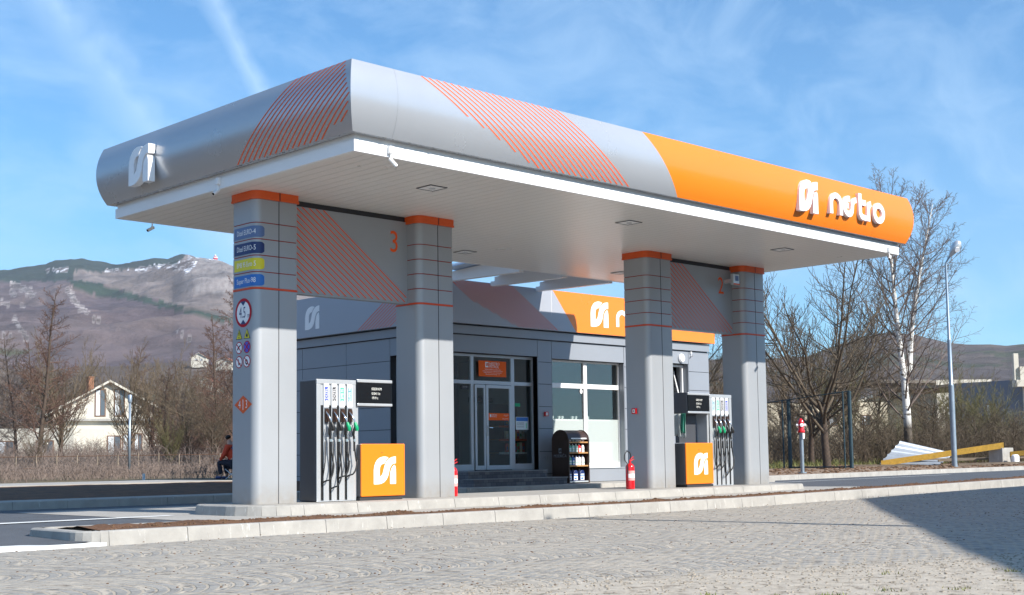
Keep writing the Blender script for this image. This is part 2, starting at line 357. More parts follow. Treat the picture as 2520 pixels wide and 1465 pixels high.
def kerb_mat():
    m = mat('kerb_concrete', (.34, .325, .30), .85, 0, .16, 3, bump=.12, bscale=40); nt = m.node_tree; b = nt.nodes['Principled BSDF']; N = nt.nodes.new; L = nt.links.new
    src = b.inputs['Base Color'].links[0].from_socket
    tc = N('ShaderNodeTexCoord'); mp = N('ShaderNodeMapping'); mp.inputs['Scale'].default_value = (14, 14, 2.5); L(tc.outputs['Object'], mp.inputs[0])
    n = N('ShaderNodeTexNoise'); n.inputs['Scale'].default_value = 1.2; n.inputs['Detail'].default_value = 9; n.inputs['Roughness'].default_value = .7; L(mp.outputs[0], n.inputs['Vector'])
    r = N('ShaderNodeMapRange'); r.inputs[1].default_value = .60; r.inputs[2].default_value = .70; r.inputs[3].default_value = 0; r.inputs[4].default_value = .6; L(n.outputs[0], r.inputs[0])
    mx = N('ShaderNodeMix'); mx.data_type = 'RGBA'; L(r.outputs[0], mx.inputs[0]); L(src, mx.inputs[6]); mx.inputs[7].default_value = (.70, .69, .66, 1); L(mx.outputs[2], b.inputs['Base Color'])
    return m
MT['kerb'] = kerb_mat()
MT['paint'] = mat('road_paint', (.72, .72, .70), .7, 0, .12, 5)
def tile_mat():
    m = mat('step_tiles', (.10, .10, .11), .6); nt = m.node_tree; b = nt.nodes['Principled BSDF']; N = nt.nodes.new; L = nt.links.new
    tc = N('ShaderNodeTexCoord'); sp = N('ShaderNodeSeparateXYZ'); L(tc.outputs['Object'], sp.inputs[0]); cb = N('ShaderNodeCombineXYZ')
    ad = N('ShaderNodeMath'); L(sp.outputs[0], ad.inputs[0]); L(sp.outputs[1], ad.inputs[1]); L(ad.outputs[0], cb.inputs[0]); L(sp.outputs[2], cb.inputs[1])
    br = N('ShaderNodeTexBrick'); br.inputs['Scale'].default_value = 1; br.inputs['Brick Width'].default_value = .16; br.inputs['Row Height'].default_value = .0875; br.inputs['Mortar Size'].default_value = .004
    br.inputs['Color1'].default_value = (.07, .07, .085, 1); br.inputs['Color2'].default_value = (.16, .15, .16, 1); br.inputs['Mortar'].default_value = (.03, .03, .03, 1)
    L(cb.outputs[0], br.inputs['Vector']); L(br.outputs['Color'], b.inputs['Base Color']); return m
MT['tile'] = tile_mat()
# ---------------- ground, roads, kerbs ----------------
def gz(x): return .0095*max(0, x-9.5) if x < 32 else .2138+.004*(x-32)
def lane_z(x, y):
    t = min(1, max(0, (6.3-y)/9.3)); s = min(1, max(0, -x/3.5))
    return -.15+gz(x)*t*.9-.085*s*min(1, max(0, (1.5-y)/4.5)) + (.0028*max(0, x-24))*(1-t)
def frange(a, b, s):
    n = max(1, round((b-a)/s)); return [a+(b-a)*i/n for i in range(n+1)]
def sheet(name, xs, ys, zf, m, keep=None):
    mb = MB(); idx = {}
    for j, y in enumerate(ys):
        for i, x in enumerate(xs):
            idx[i, j] = len(mb.v); mb.v.append((x, y, zf(x, y)))
    for j in range(len(ys)-1):
        for i in range(len(xs)-1):
            if keep and not keep((xs[i]+xs[i+1])/2, (ys[j]+ys[j+1])/2): continue
            mb.f.append((idx[i, j], idx[i+1, j], idx[i+1, j+1], idx[i, j+1])); mb.m.append(0)
    return struct(mb.build(name, m, smooth=True, loc=(0, 0, 0)))
def cob_z(x, y):
    n = noise.noise(Vector((x*.35, y*.35, 0)))*.012+noise.noise(Vector((x*1.3, y*1.3, 3)))*.006
    return -.25+gz(x)+n-(.03 if y > -3.05 else 0)
sheet('cobbled_road', frange(-40, 0, .5)+frange(.5, 30, .5)+frange(32, 90, 3), frange(-60, -22, 2)+frange(-21.5, -3.0, .37), cob_z, MT['cobble'])
sheet('forecourt_asphalt', frange(-40, -3.4, 1)+[-2.72]+frange(-2, 0, 1)+frange(1, 35, 1)+frange(37, 90, 3), [-3.02]+frange(-2.88, 6.32, .5), lane_z, MT['asphalt'], keep=lambda x, y: not (x > -2.72 and y < -2.88))
sheet('concrete_apron', [-.2, 5, 9, 12, 16.5], frange(-2.1, 4.6, .6), lambda x, y: lane_z(x, y)+.005, MT['concrete'])
def kerb_run(name, path, top, bot, w=.15, step=1.0, lean=.03, closed=False, m=None):
    "run of kerb stones along a ground path, the road side on the left of the path; top(x,y), bot(x,y) heights"
    m = m or MT['kerb']; mb = MB(); pts = [Vector(p) for p in path]
    # resample
    out = [pts[0]]; 
    for a, b in zip(pts, pts[1:]):
        n = max(1, round((b-a).length/step)); out += [a.lerp(b, i/n) for i in range(1, n+1)]
    for i in range(len(out)-1):
        a, b = out[i], out[i+1]; d = (b-a).normalized(); q = Vector((d.y, -d.x))   # outward = right of travel
        g = .004 if (b-a).length > .3 else 0
        a2, b2 = a+d*g, b-d*g
        P = []
        for c in (a2, b2):
            zt, zb = top(c.x, c.y), bot(c.x, c.y)
            o1 = c+q*lean; i1 = c-q*w
            P.append([(o1.x, o1.y, zb-.1), (c.x+q.x*.004, c.y+q.y*.004, zt-.015), (c.x-q.x*.014, c.y-q.y*.014, zt), (i1.x, i1.y, zt), (i1.x, i1.y, zb-.1)])
        for k in range(4): mb.quad([P[0][k], P[1][k], P[1][k+1], P[0][k+1]])
        mb.quad(P[0][::-1]); mb.quad(P[1])
    return struct(mb.build(name, m))
def arc(cx, cy, r, a0, a1, n=10): return [(cx+r*math.cos(R_(a0+(a1-a0)*i/n)), cy+r*math.sin(R_(a0+(a1-a0)*i/n))) for i in range(n+1)]
# outer kerb between the cobbles and the forecourt, its end rounded back
otop = lambda x, y: -.108+gz(x)
obot = lambda x, y: -.25+gz(x)
opath = [(3.2, -2.12), (-2.5, -1.42)]+arc(-2.5, -1.70, .28, 96, 180, 5)+arc(-2.5, -2.70, .30, 180, 270, 5)+[(85, -3.0)]
def bk(x): return -2.12+(.70*(3.2-x)/5.7 if x < 3.2 else 0)
kerb_run('outer_kerb', opath, otop, obot)
# soil in the strip behind it
random.seed(5)
def strip_z(x, y):
    t = (y+2.86)/(bk(x)-.13+2.86); e = math.sin(PI*min(1, max(0, t)))
    return otop(x, y)-.02+e*(.035+.035*noise.noise(Vector((x*1.7, y*3, 0)))+.025*noise.noise(Vector((x*7, y*7, 1))))
mb = MB(); xs_ = frange(-2.42, 40, .09); nr = 11
for x in xs_:
    for j in range(nr): y = -2.86+(bk(x)-.13+2.86)*j/(nr-1); mb.v.append((x, y, strip_z(x, y)))
for i in range(len(xs_)-1):
    for j in range(nr-1): a = i*nr+j; mb.f.append((a, a+nr, a+nr+1, a+1)); mb.m.append(0)
struct(mb.build('soil_strip', MT['soil'], smooth=True, loc=(0, 0, 0)))
kerb_run('inner_edging', [(60, -2.1), (3.25, -2.1)], lambda x, y: -.125+gz(x), lambda x, y: -.16+gz(x), w=.06)
# pump island
itop = lambda x, y: 0.0
ibot = lambda x, y: -.15
ip = arc(1.6, .32, .75, 225, 270, 4)+[(15.0, -.75+.32-.0)]
ip = [(1.75, -.75), (14.6, -.75)]+arc(14.6, -.05, .7, -90, 0, 6)+arc(14.6, .75, .7, 0, 90, 6)+[(1.75, 1.45)]+arc(1.75, .65, .8, 90, 180, 6)[1:]+arc(1.75, .05, .8, 180, 270, 6)
kerb_run('island_kerb', ip, itop, ibot, lean=.05)
mb = MB(); inner = [(1.75, -.6), (14.6, -.6)]+arc(14.6, -.05, .55, -90, 0, 6)+arc(14.6, .75, .55, 0, 90, 6)+[(1.75, 1.3)]+arc(1.75, .65, .65, 90, 180, 6)[1:]+arc(1.75, .05, .65, 180, 270, 6)[:-1]
mb.quad([(x, y, -.002) for x, y in inner]); struct(mb.build('island_paving', MT['concrete']))
# pavement along the shop and the verge
kerb_run('pavement_kerb', [(-40, 5.9), (9.4, 5.9), (9.9, 4.6), (21.6, 4.6), (22.4, 6.3), (90, 6.3)], lambda x, y: .0+.0028*max(0, x-24), lambda x, y: -.15+.0028*max(0, x-24))
def pav_keep(x, y): return (x > 9.9 and x < 22 and y > 4.75)
mb = MB(); mb.quad([(9.45, 6.04, 0), (10.0, 4.74, 0), (21.5, 4.74, 0), (22.3, 6.44, 0), (22.3, 17, 0), (9.45, 17, 0)]); struct(mb.build('shop_pavement', MT['concrete']))
mb = MB(); mb.quad([(-40, 6.04, 0), (9.45, 6.04, 0), (9.45, 6.75, .0), (-40, 6.75, .0)]); struct(mb.build('verge_paving', MT['concrete']))
def soil_z(x, y):
    z = .0+.145*min(1, max(0, (y-6.75)/3.2)); z += noise.noise(Vector((x*.5, y*.5, 0)))*.022+noise.noise(Vector((x*2.2, y*2.2, 4)))*.014 if 6.8 < y < 13.2 else 0
    return z
sheet('soil_bank', frange(-40, 9.45, .3), frange(6.75, 13.2, .25), soil_z, MT['soil'])
mb = MB()
mb.box(-6.5, 9.4, 12.95, 16.9, .02, .165); struct(mb.build('concrete_path', MT['concrete']))
MT['earth'] = mat('rough_earth', (.09, .055, .033), .95, 0, .3, .6, bump=.8, bscale=8, vcol=(.15, .12, .06))
MT['earth2'] = mat('verge_earth', (.17, .09, .05), .95, 0, .3, 1.2, bump=1.0, bscale=10, vcol=(.30, .22, .15))
def rear_z(x, y):
    t = min(1, max(0, (y-6.5)/6)); far = max(0, y-25)
    return (.0028*max(0, x-24))+.05*t+.006*max(0, min(y, 60)-9)+noise.noise(Vector((x*.3, y*.3, 7)))*.05*t if x > 9 else .1-.004*max(0, y-17)+noise.noise(Vector((x*.2, y*.2, 7)))*.03
sheet('verge_ground', frange(22.3, 120, .8), frange(6.44, 45, .6), rear_z, MT['earth2'])
sheet('rear_ground', frange(-60, 22.3, 1.5), frange(13.2, 60, 1.2), rear_z, MT['earth'])
# base sheet to the horizon, under everything
mb = MB(); mb.quad([(-5600, -5600, -.9), (5600, -5600, -.9), (5600, 5600, -.9), (-5600, 5600, -.9)]); struct(mb.build('ground', MT['earth']))
EDA = [(-2.85, -2.35), (-2.80, -1.35), (-7, -1.2), (-7, -2.45), (-3.44, -2.4)]; EDB = [(-2.85, -2.55), (-7, -2.62), (-7, -3.2), (-3.77, -3.1), (-2.6, -3.15)]
mb = MB()
def painted(x0, x1, y0, y1, n=6):
    for i in range(n):
        a = x0+(x1-x0)*i/n; b = x0+(x1-x0)*(i+1)/n
        mb.quad([(a, y0, lane_z(a, y0)+.010), (b, y0, lane_z(b, y0)+.010), (b, y1, lane_z(b, y1)+.010), (a, y1, lane_z(a, y1)+.010)])
painted(-14, .55, .78, 1.02); painted(18.5, 30, 3.6, 3.75, 8); struct(mb.build('road_markings', MT['paint'], loc=(0, 0, 0)))
mb = MB(); mb.prism(Fr((0, 0, 0), (1, 0, 0), (0, 1, 0)), EDA, -.4, -.226); mb.prism(Fr((0, 0, 0), (1, 0, 0), (0, 1, 0)), EDB, -.4, -.228); struct(mb.build('flush_edging', MT['paint']))
def scatter(name, n, fn, m, smin, smax, seed, flat=.6, kind='stuff', label=None):
    random.seed(seed); mb = MB()
    for _ in range(n):
        x, y, z, s = fn(); s *= random.uniform(smin, smax)
        b = len(mb.v); a0 = random.random()*6
        k = 5
        for lv, (rr, zz) in enumerate(((1, -.2), (.85, .45))):
            for i in range(k):
                a = a0+2*PI*i/k+lv*.5; q = rr*random.uniform(.7, 1.1)
                mb.v.append((x+math.cos(a)*s*q, y+math.sin(a)*s*q, z+zz*s*flat))
        mb.v.append((x, y, z+s*flat*.9))
        for i in range(k):
            j = (i+1) % k; mb.f += [(b+i, b+j, b+k+j, b+k+i), (b+k+i, b+k+j, b+2*k)]; mb.m += [0, 0]
    o = mb.build(name, m, loc=(0, 0, 0)); o['kind'] = kind
    if label: tag(o, label, 'gravel')
    return o
def fgravel():
    x = random.uniform(-6, 8); t = random.random()**1.6; y = -11.3-.345*x-2.6*t+random.gauss(0, .25)+.2; return x, y, cob_z(x, y)+.002, 1
MT['pebble'] = mat('pebbles', (.34, .29, .23), .9, 0, .35, 20)
MT['clod'] = mat('soil_clods', (.13, .07, .035), .95, 0, .4, 9)
scatter('gravel', 5200, fgravel, MT['pebble'], .004, .014, 3, label='small pale stones scattered over the sandy verge in front of the cobbles')
def onc():
    x = random.uniform(-5, 16); y = random.uniform(-10.5, -3.1); return x, y, cob_z(x, y)+.001, 1
scatter('loose_grit', 1500, onc, MT['clod'], .004, .014, 8, label='dark grit and small clods lying on the sunlit cobbles')
def ons():
    x = random.uniform(-2.3, 30); y = random.gauss(-2.5, .14); return x, y, strip_z(x, y), 1
scatter('soil_clods', 2600, ons, MT['clod'], .008, .028, 9, label='brown clods heaped in the narrow strip behind the road kerb')
def onv():
    x = random.uniform(23, 62); y = random.uniform(6.6, 16); return x, y, rear_z(x, y), 1
scatter('rubble', 2600, onv, MT['clod'], .02, .09, 10, label='brown clods and rubble strewn along the verge beyond the road')
def grass(name, pts, seed, label, h=.10, n=40, r=.15, col='grass'):
    random.seed(seed); mb = MB()
    for (x, y, z, s) in pts:
        for _ in range(int(n*s)):
            a = random.random()*6.3; d = random.gauss(0, r*s); px = x+d*math.cos(a); py = y+d*math.sin(a); hh = h*s*random.uniform(.4, 1.2); w = .004+.004*s
            t = random.random()*6.3; lx, ly = math.cos(t)*hh*.5, math.sin(t)*hh*.5; ux, uy = -math.sin(t)*w, math.cos(t)*w
            mb.quad([(px-ux, py-uy, z), (px+ux, py+uy, z), (px+lx, py+ly, z+hh)])
    o = mb.build(name, MT[col], loc=(0, 0, 0)); o['kind'] = 'stuff'; tag(o, label, 'grass'); return o
MT['grass'] = mat('grass', (.13, .17, .03), .7, 0, .3, 3, vcol=(.22, .20, .07))
random.seed(2)
gp = []
for _ in range(34):
    x = random.uniform(-3.0, 3.5); y = -11.75-.345*x-random.random()*1.6; gp.append((x, y, cob_z(x, y), random.uniform(.2, .6)))
grass('grass_tufts', gp, 4, 'sparse green tufts growing in the sandy verge at the bottom right', h=.06, n=46, r=.12)
gp = [(random.uniform(34, 62), random.uniform(12, 22)) for _ in range(260)]; gp = [(x, y, rear_z(x, y), random.uniform(1, 2.4)) for x, y in gp]
grass('rough_grass', gp, 6, 'rough green grass at the foot of the thicket beyond the road', h=.13, n=30, r=.5)

# ---------------- canopy ----------------
X0, X1, YF, YK, SZ = .965, 15.236, -2.9975, 3.5374, 4.75
def circ3(p, q, r):
    ax, ay = p; bx, by = q; cx, cy = r; d = 2*(ax*(by-cy)+bx*(cy-ay)+cx*(ay-by))
    ux = ((ax*ax+ay*ay)*(by-cy)+(bx*bx+by*by)*(cy-ay)+(cx*cx+cy*cy)*(ay-by))/d
    uy = ((ax*ax+ay*ay)*(cx-bx)+(bx*bx+by*by)*(ax-cx)+(cx*cx+cy*cy)*(bx-ax))/d
    return ux, uy, math.hypot(ax-ux, ay-uy)
PB, PM, PT = (.10, 4.975), (.235, 5.42), (.150, 5.935)
ccx, ccz, ccr = circ3(PB, PM, PT); a_b = math.atan2(PB[1]-ccz, PB[0]-ccx); a_t = math.atan2(PT[1]-ccz, PT[0]-ccx)
def prof(t):
    a = a_b+(a_t-a_b)*t; return ccx+ccr*math.cos(a), ccz+ccr*math.sin(a)
def zt(z): return (math.asin(max(-1, min(1, (z-ccz)/ccr)))-a_b)/(a_t-a_b)
canopy = thing('station_canopy', 'wide flat petrol station canopy with rounded silver and orange fascia on four grey pillars', 'canopy', (8.1, .3, 0))
NT = 22
def patch(fa, fb, m, mb, e=0):
    "surface between edge curves fa(t), fb(t), both returning points"
    b = len(mb.v)
    for i in range(NT+1):
        t = i/NT; mb.v += [tuple(fa(t)), tuple(fb(t))]
    for i in range(NT): mb.f.append((b+2*i, b+2*i+1, b+2*i+3, b+2*i+2)); mb.m.append(m)
def PF(x, t, e=0): o, z = prof(t); return (x, YF-o-e, z)
def PL(y, t, e=0): o, z = prof(t); return (X0-o-e, y, z)
mb = MB()
xb = lambda t: 7.727+(6.78-7.727)*t
patch(lambda t: PF(X0-prof(t)[0], t), lambda t: PF(1.53, t), 0, mb)
patch(lambda t: PF(1.53, t), lambda t: PF(6.35, t), 0, mb)
patch(lambda t: PF(6.35, t), lambda t: PF(xb(t), t), 0, mb)
patch(lambda t: PF(xb(t), t), lambda t: PF(13.95, t), 1, mb)
patch(lambda t: PF(13.95, t), lambda t: PF(X1+prof(t)[0], t), 1, mb)
patch(lambda t: PL(YK+prof(t)[0], t), lambda t: PL(.08, t), 0, mb)
patch(lambda t: PL(.08, t), lambda t: PL(YF-prof(t)[0], t), 0, mb)
PR = lambda y, t: (X1+prof(t)[0], y, prof(t)[1]); PK = lambda x, t: (x, YK+prof(t)[0], prof(t)[1])
patch(lambda t: PR(YF-prof(t)[0], t), lambda t: PR(YK+prof(t)[0], t), 1, mb)
patch(lambda t: PK(X1+prof(t)[0], t), lambda t: PK(X0-prof(t)[0], t), 0, mb)
# returns at the bottom and top
ob, zb_ = prof(0); ot, zt_ = prof(1)
for (o1, z1, o2, z2, flip) in ((0.0, zb_+.004, ob, zb_, False), (ot, zt_, -.35, zt_, False)):
    for ax, ay, bx, by in ((X0, YF, X1, YF), (X1, YF, X1, YK), (X1, YK, X0, YK), (X0, YK, X0, YF)):
        def q(x, y, o, z): return (x+(o if x == X1 else -o), y+(o if y == YK else -o), z)
        mb.quad([q(ax, ay, o1, z1), q(bx, by, o1, z1), q(bx, by, o2, z2), q(ax, ay, o2, z2)], 0)
fas = mb.build('curved_fascia', [MT['fascia'], MT['orange']], canopy, autosm=35)
mb = MB(); st = .036
def stripe_f(xb_, xt_, t0, t1=1.0, w=st):
    n = 12; pts = []
    for i in range(n+1):
        t = t0+(t1-t0)*i/n; pts.append((xb_+(xt_-xb_)*t, t))
    for i in range(n):
        (x1, t1_), (x2, t2_) = pts[i], pts[i+1]
        mb.quad([PF(x1-w/2, t1_, .003), PF(x1+w/2, t1_, .003), PF(x2+w/2, t2_, .003), PF(x2-w/2, t2_, .003)])
cuts = [5.481, 5.371, 5.254, 5.136, 5.03]
for k in range(21):
    xt_ = 2.03+.1353*k; xb_ = 4.40+.138*(k-5); t0 = zt(cuts[k]) if k < 5 else .01
    stripe_f(xb_, xt_, t0)
def stripe_l(yb, yt, t0, w=st):
    n = 14; P = []
    for i in range(n+1):
        t = t0+(1-t0)*i/n; P.append((yb+(yt-yb)*t, t))
    for i in range(n):
        (y1, t1_), (y2, t2_) = P[i], P[i+1]
        lim1 = YF-prof(t1_)[0]+w/2; lim2 = YF-prof(t2_)[0]+w/2
        if y1 < lim1 or y2 < lim2: continue
        mb.quad([PL(y1+w/2, t1_, .003), PL(y1-w/2, t1_, .003), PL(y2-w/2, t2_, .003), PL(y2+w/2, t2_, .003)])
for k in range(23):
    yb = -.345-.1375*k; yt = -1.92-.1375*k
    t0 = .01 if k < 15 else {15: .03, 16: .15, 17: .16, 18: .28, 19: .40, 20: .5}.get(k, .6)
    if k in (15,): t0 = .01
    stripe_l(yb, yt, t0)
mb.build('fascia_stripes', MT['stripe'], canopy)
for xs in (1.53, 13.95):
    mb = MB()
    for i in range(10):
        t1_, t2_ = i/10, (i+1)/10; mb.quad([PF(xs-.0015, t1_, .0015), PF(xs+.0015, t1_, .0015), PF(xs+.0015, t2_, .0015), PF(xs-.0015, t2_, .0015)])
    mb.build('panel_joint', MT['grey'], canopy)
# soffit, white edge band, roof deck
mb = MB(); mb.box(X0+.06, X1-.06, YF+.06, YK-.06, SZ, SZ+.1)
mb.build('soffit', MT['soffit'], canopy)
mb = MB(); w = .06
for (a, b_, c, d) in ((X0, X1, YF, YF+w), (X0, X1, YK-w, YK), (X0, X0+w, YF+w, YK-w), (X1-w, X1, YF+w, YK-w)):
    mb.box(a, b_, c, d, SZ-.004, SZ+.155)
i_ = .025
for (a, b_, c, d) in ((X0+i_, X1-i_, YF+i_, YF+w), (X0+i_, X1-i_, YK-w, YK-i_), (X0+i_, X0+w, YF+w, YK-w), (X1-w, X1-i_, YF+w, YK-w)):
    mb.box(a, b_, c, d, SZ+.158, SZ+.236)
mb.build('edge_band', MT['white'], canopy)
mb = MB(); mb.box(X0+.07, X1-.07, YF+.07, YK-.07, 5.05, 5.5); mb.build('roof_deck', MT['grey'], canopy)
# little torn tape ends hanging under the fascia lip
random.seed(12); mb = MB()
for k in range(64):
    x = random.uniform(X0, X1); s = random.uniform(.012, .05); dz = random.uniform(.006, .022)
    mb.quad([(x, YF-ob+.004, zb_-.001), (x+s, YF-ob+.004, zb_-.001), (x+s*.6, YF-ob+.004, zb_-dz)])
for k in range(48):
    y = random.uniform(YF, YK); s = random.uniform(.012, .05); dz = random.uniform(.006, .025)
    mb.quad([(X0-ob+.004, y, zb_-.001), (X0-ob+.004, y+s, zb_-.001), (X0-ob+.004, y+s*.6, zb_-dz)])
mb.build('torn_tape', MT['dark'], canopy)['kind'] = 'stuff'
# ceiling lights
for lx in (3.35, 7.95, 12.70):
    for ly in (-1.83, 2.44):
        mb = MB(); f = Fr((lx, ly, SZ), (1, 0, 0), (0, -1, 0)); h = .17
        for a, b_, c, d in ((-h, h, -h, -h+.018), (-h, h, h-.018, h), (-h, -h+.018, -h+.018, h-.018), (h-.018, h, -h+.018, h-.018)):
            mb.box(lx+a, lx+b_, ly+c, ly+d, SZ-.012, SZ-.001, 0)
        o = mb.build('ceiling_light', MT['grey'], canopy)
        mb = MB(); mb.box(lx-h+.02, lx+h-.02, ly-h+.02, ly+h-.02, SZ-.008, SZ-.001); mb.build('diffuser', MT['white'], o)
        mb = MB(); mb.tube([(lx+.01, ly, SZ-.02), (lx+.01, ly, SZ-.006)], .05, 12); mb.build('lamp_lens', MT['silver'], o, smooth=False)
# emblem: two interlocked bands
EA = [(0, 0), (0, .52), (.02, .66), (.06, .78), (.13, .89), (.22, .96), (.33, .998), (.42, 1.0), (.49, .985), (.545, .955),
      (.50, .915), (.455, .86), (.42, .80), (.39, .745), (.33, .735), (.27, .70), (.235, .64), (.22, .56), (.215, .27),
      (.27, .30), (.315, .36), (.345, .45), (.37, .56), (.40, .67), (.44, .77), (.50, .86), (.575, .93), (.66, .975), (.75, .995), (.82, 1.0),
      (.82, .75), (.75, .745), (.68, .71), (.63, .65), (.59, .56), (.565, .44), (.53, .30), (.47, .17), (.39, .08), (.29, .025), (.18, 0)]
EB = [(.60, 0), (.60, .32), (.615, .44), (.645, .54), (.685, .62), (.735, .675), (.775, .695), (.80, .64), (.815, .56), (.82, .45), (.82, 0)]
def emblem(mb, fr, h, c0, c1, m=0):
    for P in (EA, EB): mb.prism(fr, [(a*h*1.26, b*h) for a, b in P], c0, c1, m)
def arcp(cx, cy, rx, ry, a0, a1, n=12): return [(cx+rx*math.cos(R_(a0+(a1-a0)*i/n)), cy+ry*math.sin(R_(a0+(a1-a0)*i/n))) for i in range(n+1)]
def nestro(mb, fr, k, c0, c1, m=0):
    "lower-case word in rounded custom letters; x height .40, total width 1.96 (k scales)"
    S = lambda P: [(a*k, b*k) for a, b in P]; w = .105*k; e = .0012
    L_ = [
     ([(.055, 0)]+arcp(.22, .20, .167, .15, 180, 0, 14)[0:]+[(.387, 0)], 0),
     (arcp(.665, .20, .165, .148, 78, 268, 14), 0),
     ([(.51, .215), (.655, .215)], 1),
     ([(.655, .052)]+arcp(.665, .17, .11, .115, -88, -4, 6)+arcp(.935, .22, .15, .13, 180, 92, 8), 2),
     ([(1.06, .50), (1.06, .19)]+arcp(1.17, .16, .11, .108, 180, 268, 7)+[(1.27, .052)], 0),
     ([(1.06, .335), (1.27, .335)], 1),
     ([(1.36, 0), (1.36, .17)]+arcp(1.47, .20, .11, .148, 180, 95, 7), 3)]
    for P, q in L_:
        mb.ribbon(fr, S(P), w, c0, c1-q*e, m)
    mb.ribbon(fr, S(arcp(1.74, .20, .165, .148, 0, 345, 23)), w, c0, c1-.0005, m, closed=True)
f = front(11.14, -3.28, 5.15); mb = MB(); emblem(mb, f, .61, -.08, 0); mb.build('raised_emblem', MT['whiteg'], canopy)
f = front(12.18, -3.28, 5.225); mb = MB(); nestro(mb, f, 1.045, -.085, 0); mb.build('raised_lettering', MT['whiteg'], canopy)
f = left(.60, 2.42, 5.07); mb = MB(); emblem(mb, f, .60, -.12, 0); mb.build('raised_emblem', MT['whiteg'], canopy)
# beams linking the canopy to the shop roof
for k, bx in enumerate((10.70, 12.11, 13.66)):
    mb = MB(); mb.prism(Fr((bx-.07, 0, 0), (0, 1, 0), (0, 0, 1)), [(3.60, 4.715), (6.00, 4.76), (6.00, 4.87), (5.86, 4.87), (5.86, 4.97), (3.60, 5.06)], 0, .14)
    mb.build('link_beam', MT['white'], canopy)
mb = MB(); mb.prism(Fr((10.3, 0, 0), (0, 1, 0), (0, 0, 1)), [(3.95, 5.075), (5.8, 5.0), (5.8, 5.03), (3.95, 5.105)], 0, 3.62)
MT['poly'] = mat('roof_sheet', (.50, .62, .80), .35, 0, .05, 1); mb.build('link_roof', MT['poly'], canopy)
for x in (10.34, 11.4, 12.5, 13.74): mb = MB(); mb.prism(Fr((x, 0, 0), (0, 1, 0), (0, 0, 1)), [(3.95, 5.107), (5.8, 5.032), (5.8, 5.07), (3.95, 5.145)], 0, .03); mb.build('roof_rail', MT['white'], canopy)

# pillars
def rrect(x0, x1, y0, y1, r, n=6):
    P = []; rl = r
    q = .022
    for cx, cy, a, r in ((x0+rl, y0+rl, 180, rl), (x1-q, y0+q, 270, q), (x1-q, y1-q, 0, q), (x0+q, y1-q, 90, q)):
        for i in range(n+1): t = R_(a+90*i/n); P.append((cx+r*math.cos(t), cy+r*math.sin(t)))
    return P
UP = Fr((0, 0, 0), (1, 0, 0), (0, 1, 0))
PIL = [(1.40, 2.17), (4.64, 5.415), (10.632, 11.407), (13.895, 14.67)]
pdesc = ['pillar with fuel names and warning signs', 'second pillar, right of the number three panel', 'third pillar with red call button box', 'fourth pillar, at the far end']
pillars = []
for k, (a, b_) in enumerate(PIL):
    y0, y1 = 0, .61
    mb = MB(); mb.prism(UP, rrect(a, b_, y0, y1, .135), 0, 3.235); p = mb.build('pillar', MT['acp'], canopy, autosm=40); p['label'] = pdesc[k]; pillars.append(p)
    mb = MB(); mb.prism(UP, rrect(a+.008, b_-.008, y0+.008, y1-.008, .13), 3.237, 4.62); mb.build('red_trim', MT['trim'], p, autosm=40); mb = MB(); mb.prism(UP, rrect(a-.004, b_+.004, y0-.004, y1+.004, .137), 3.238, 3.268); mb.build('red_ring', MT['trimb'], p, autosm=40)
    mb = MB()
    for z0, z1 in ((3.270, 3.494), (3.510, 3.747), (3.763, 3.996), (4.012, 4.250), (4.266, 4.618)): mb.prism(UP, rrect(a, b_, y0, y1, .135), z0, z1)
    mb.build('cladding_band', MT['acp'], p, autosm=40)
    mb = MB(); mb.prism(UP, rrect(a-.022, b_+.022, y0-.022, y1+.022, .15), 4.625, 4.748); mb.prism(UP, rrect(a-.028, b_+.028, y0-.028, y1+.028, .155), 4.62, 4.65)
    mb.build('cap', MT['orange2'], p, autosm=40)
    J = b_-.34; mb = MB(); mb.box(J-.006, J+.006, -.0025, .002, .001, 4.619); mb.box(J-.006, J+.006, -.0305, -.027, 4.621, 4.747); mb.build('joint', MT['dark'], p)
for k, (xa, xb2, num, nx) in enumerate(((2.16, 4.645, '3', 4.357), (11.397, 13.90, '2', 13.50))):
    mb = MB(); mb.box(xa, xb2, .30, .44, 3.285, 4.66); mb.box(xa, xb2, .295, .445, 3.26, 3.283, 0); pn = mb.build('number_panel', MT['acp'], canopy)
    mb = MB(); mb.box(xa, xb2, .33, .41, 4.661, 4.749); mb.build('gap_shadow_fill', MT['dark'], pn)  # dark filler standing in for the shadow in the gap below the soffit
    mb = MB(); fr = front(0, .30, 0); sl = 1.343; zb2, zt2 = 3.29, 4.655
    xr = xb2+.075
    for q in range(40):
        xbq = xr-.1375*q; za = zb2; x_a = xbq; z_b = zt2; x_b = xbq-sl*(zt2-zb2)
        if x_b < xa+.02: x_b = xa+.02; z_b = zb2+(xbq-x_b)/sl
        if xbq > xb2-.03: x_a = xb2-.03; za = zb2+(xbq-x_a)/sl
        if z_b-za < .02: continue
        if q == 0: pass
        mb.flat(fr, [(x_a-.016, za), (x_a+.016, za), (x_b+.016, z_b), (x_b-.016, z_b)], .003)
    mb.build('stripes', MT['stripe'], pn)
    mb = MB(); mb.text(front(nx, .30, 4.28), num, .52, .003, sx=.85); mb.build('bay_number', MT['stripe'], pn)
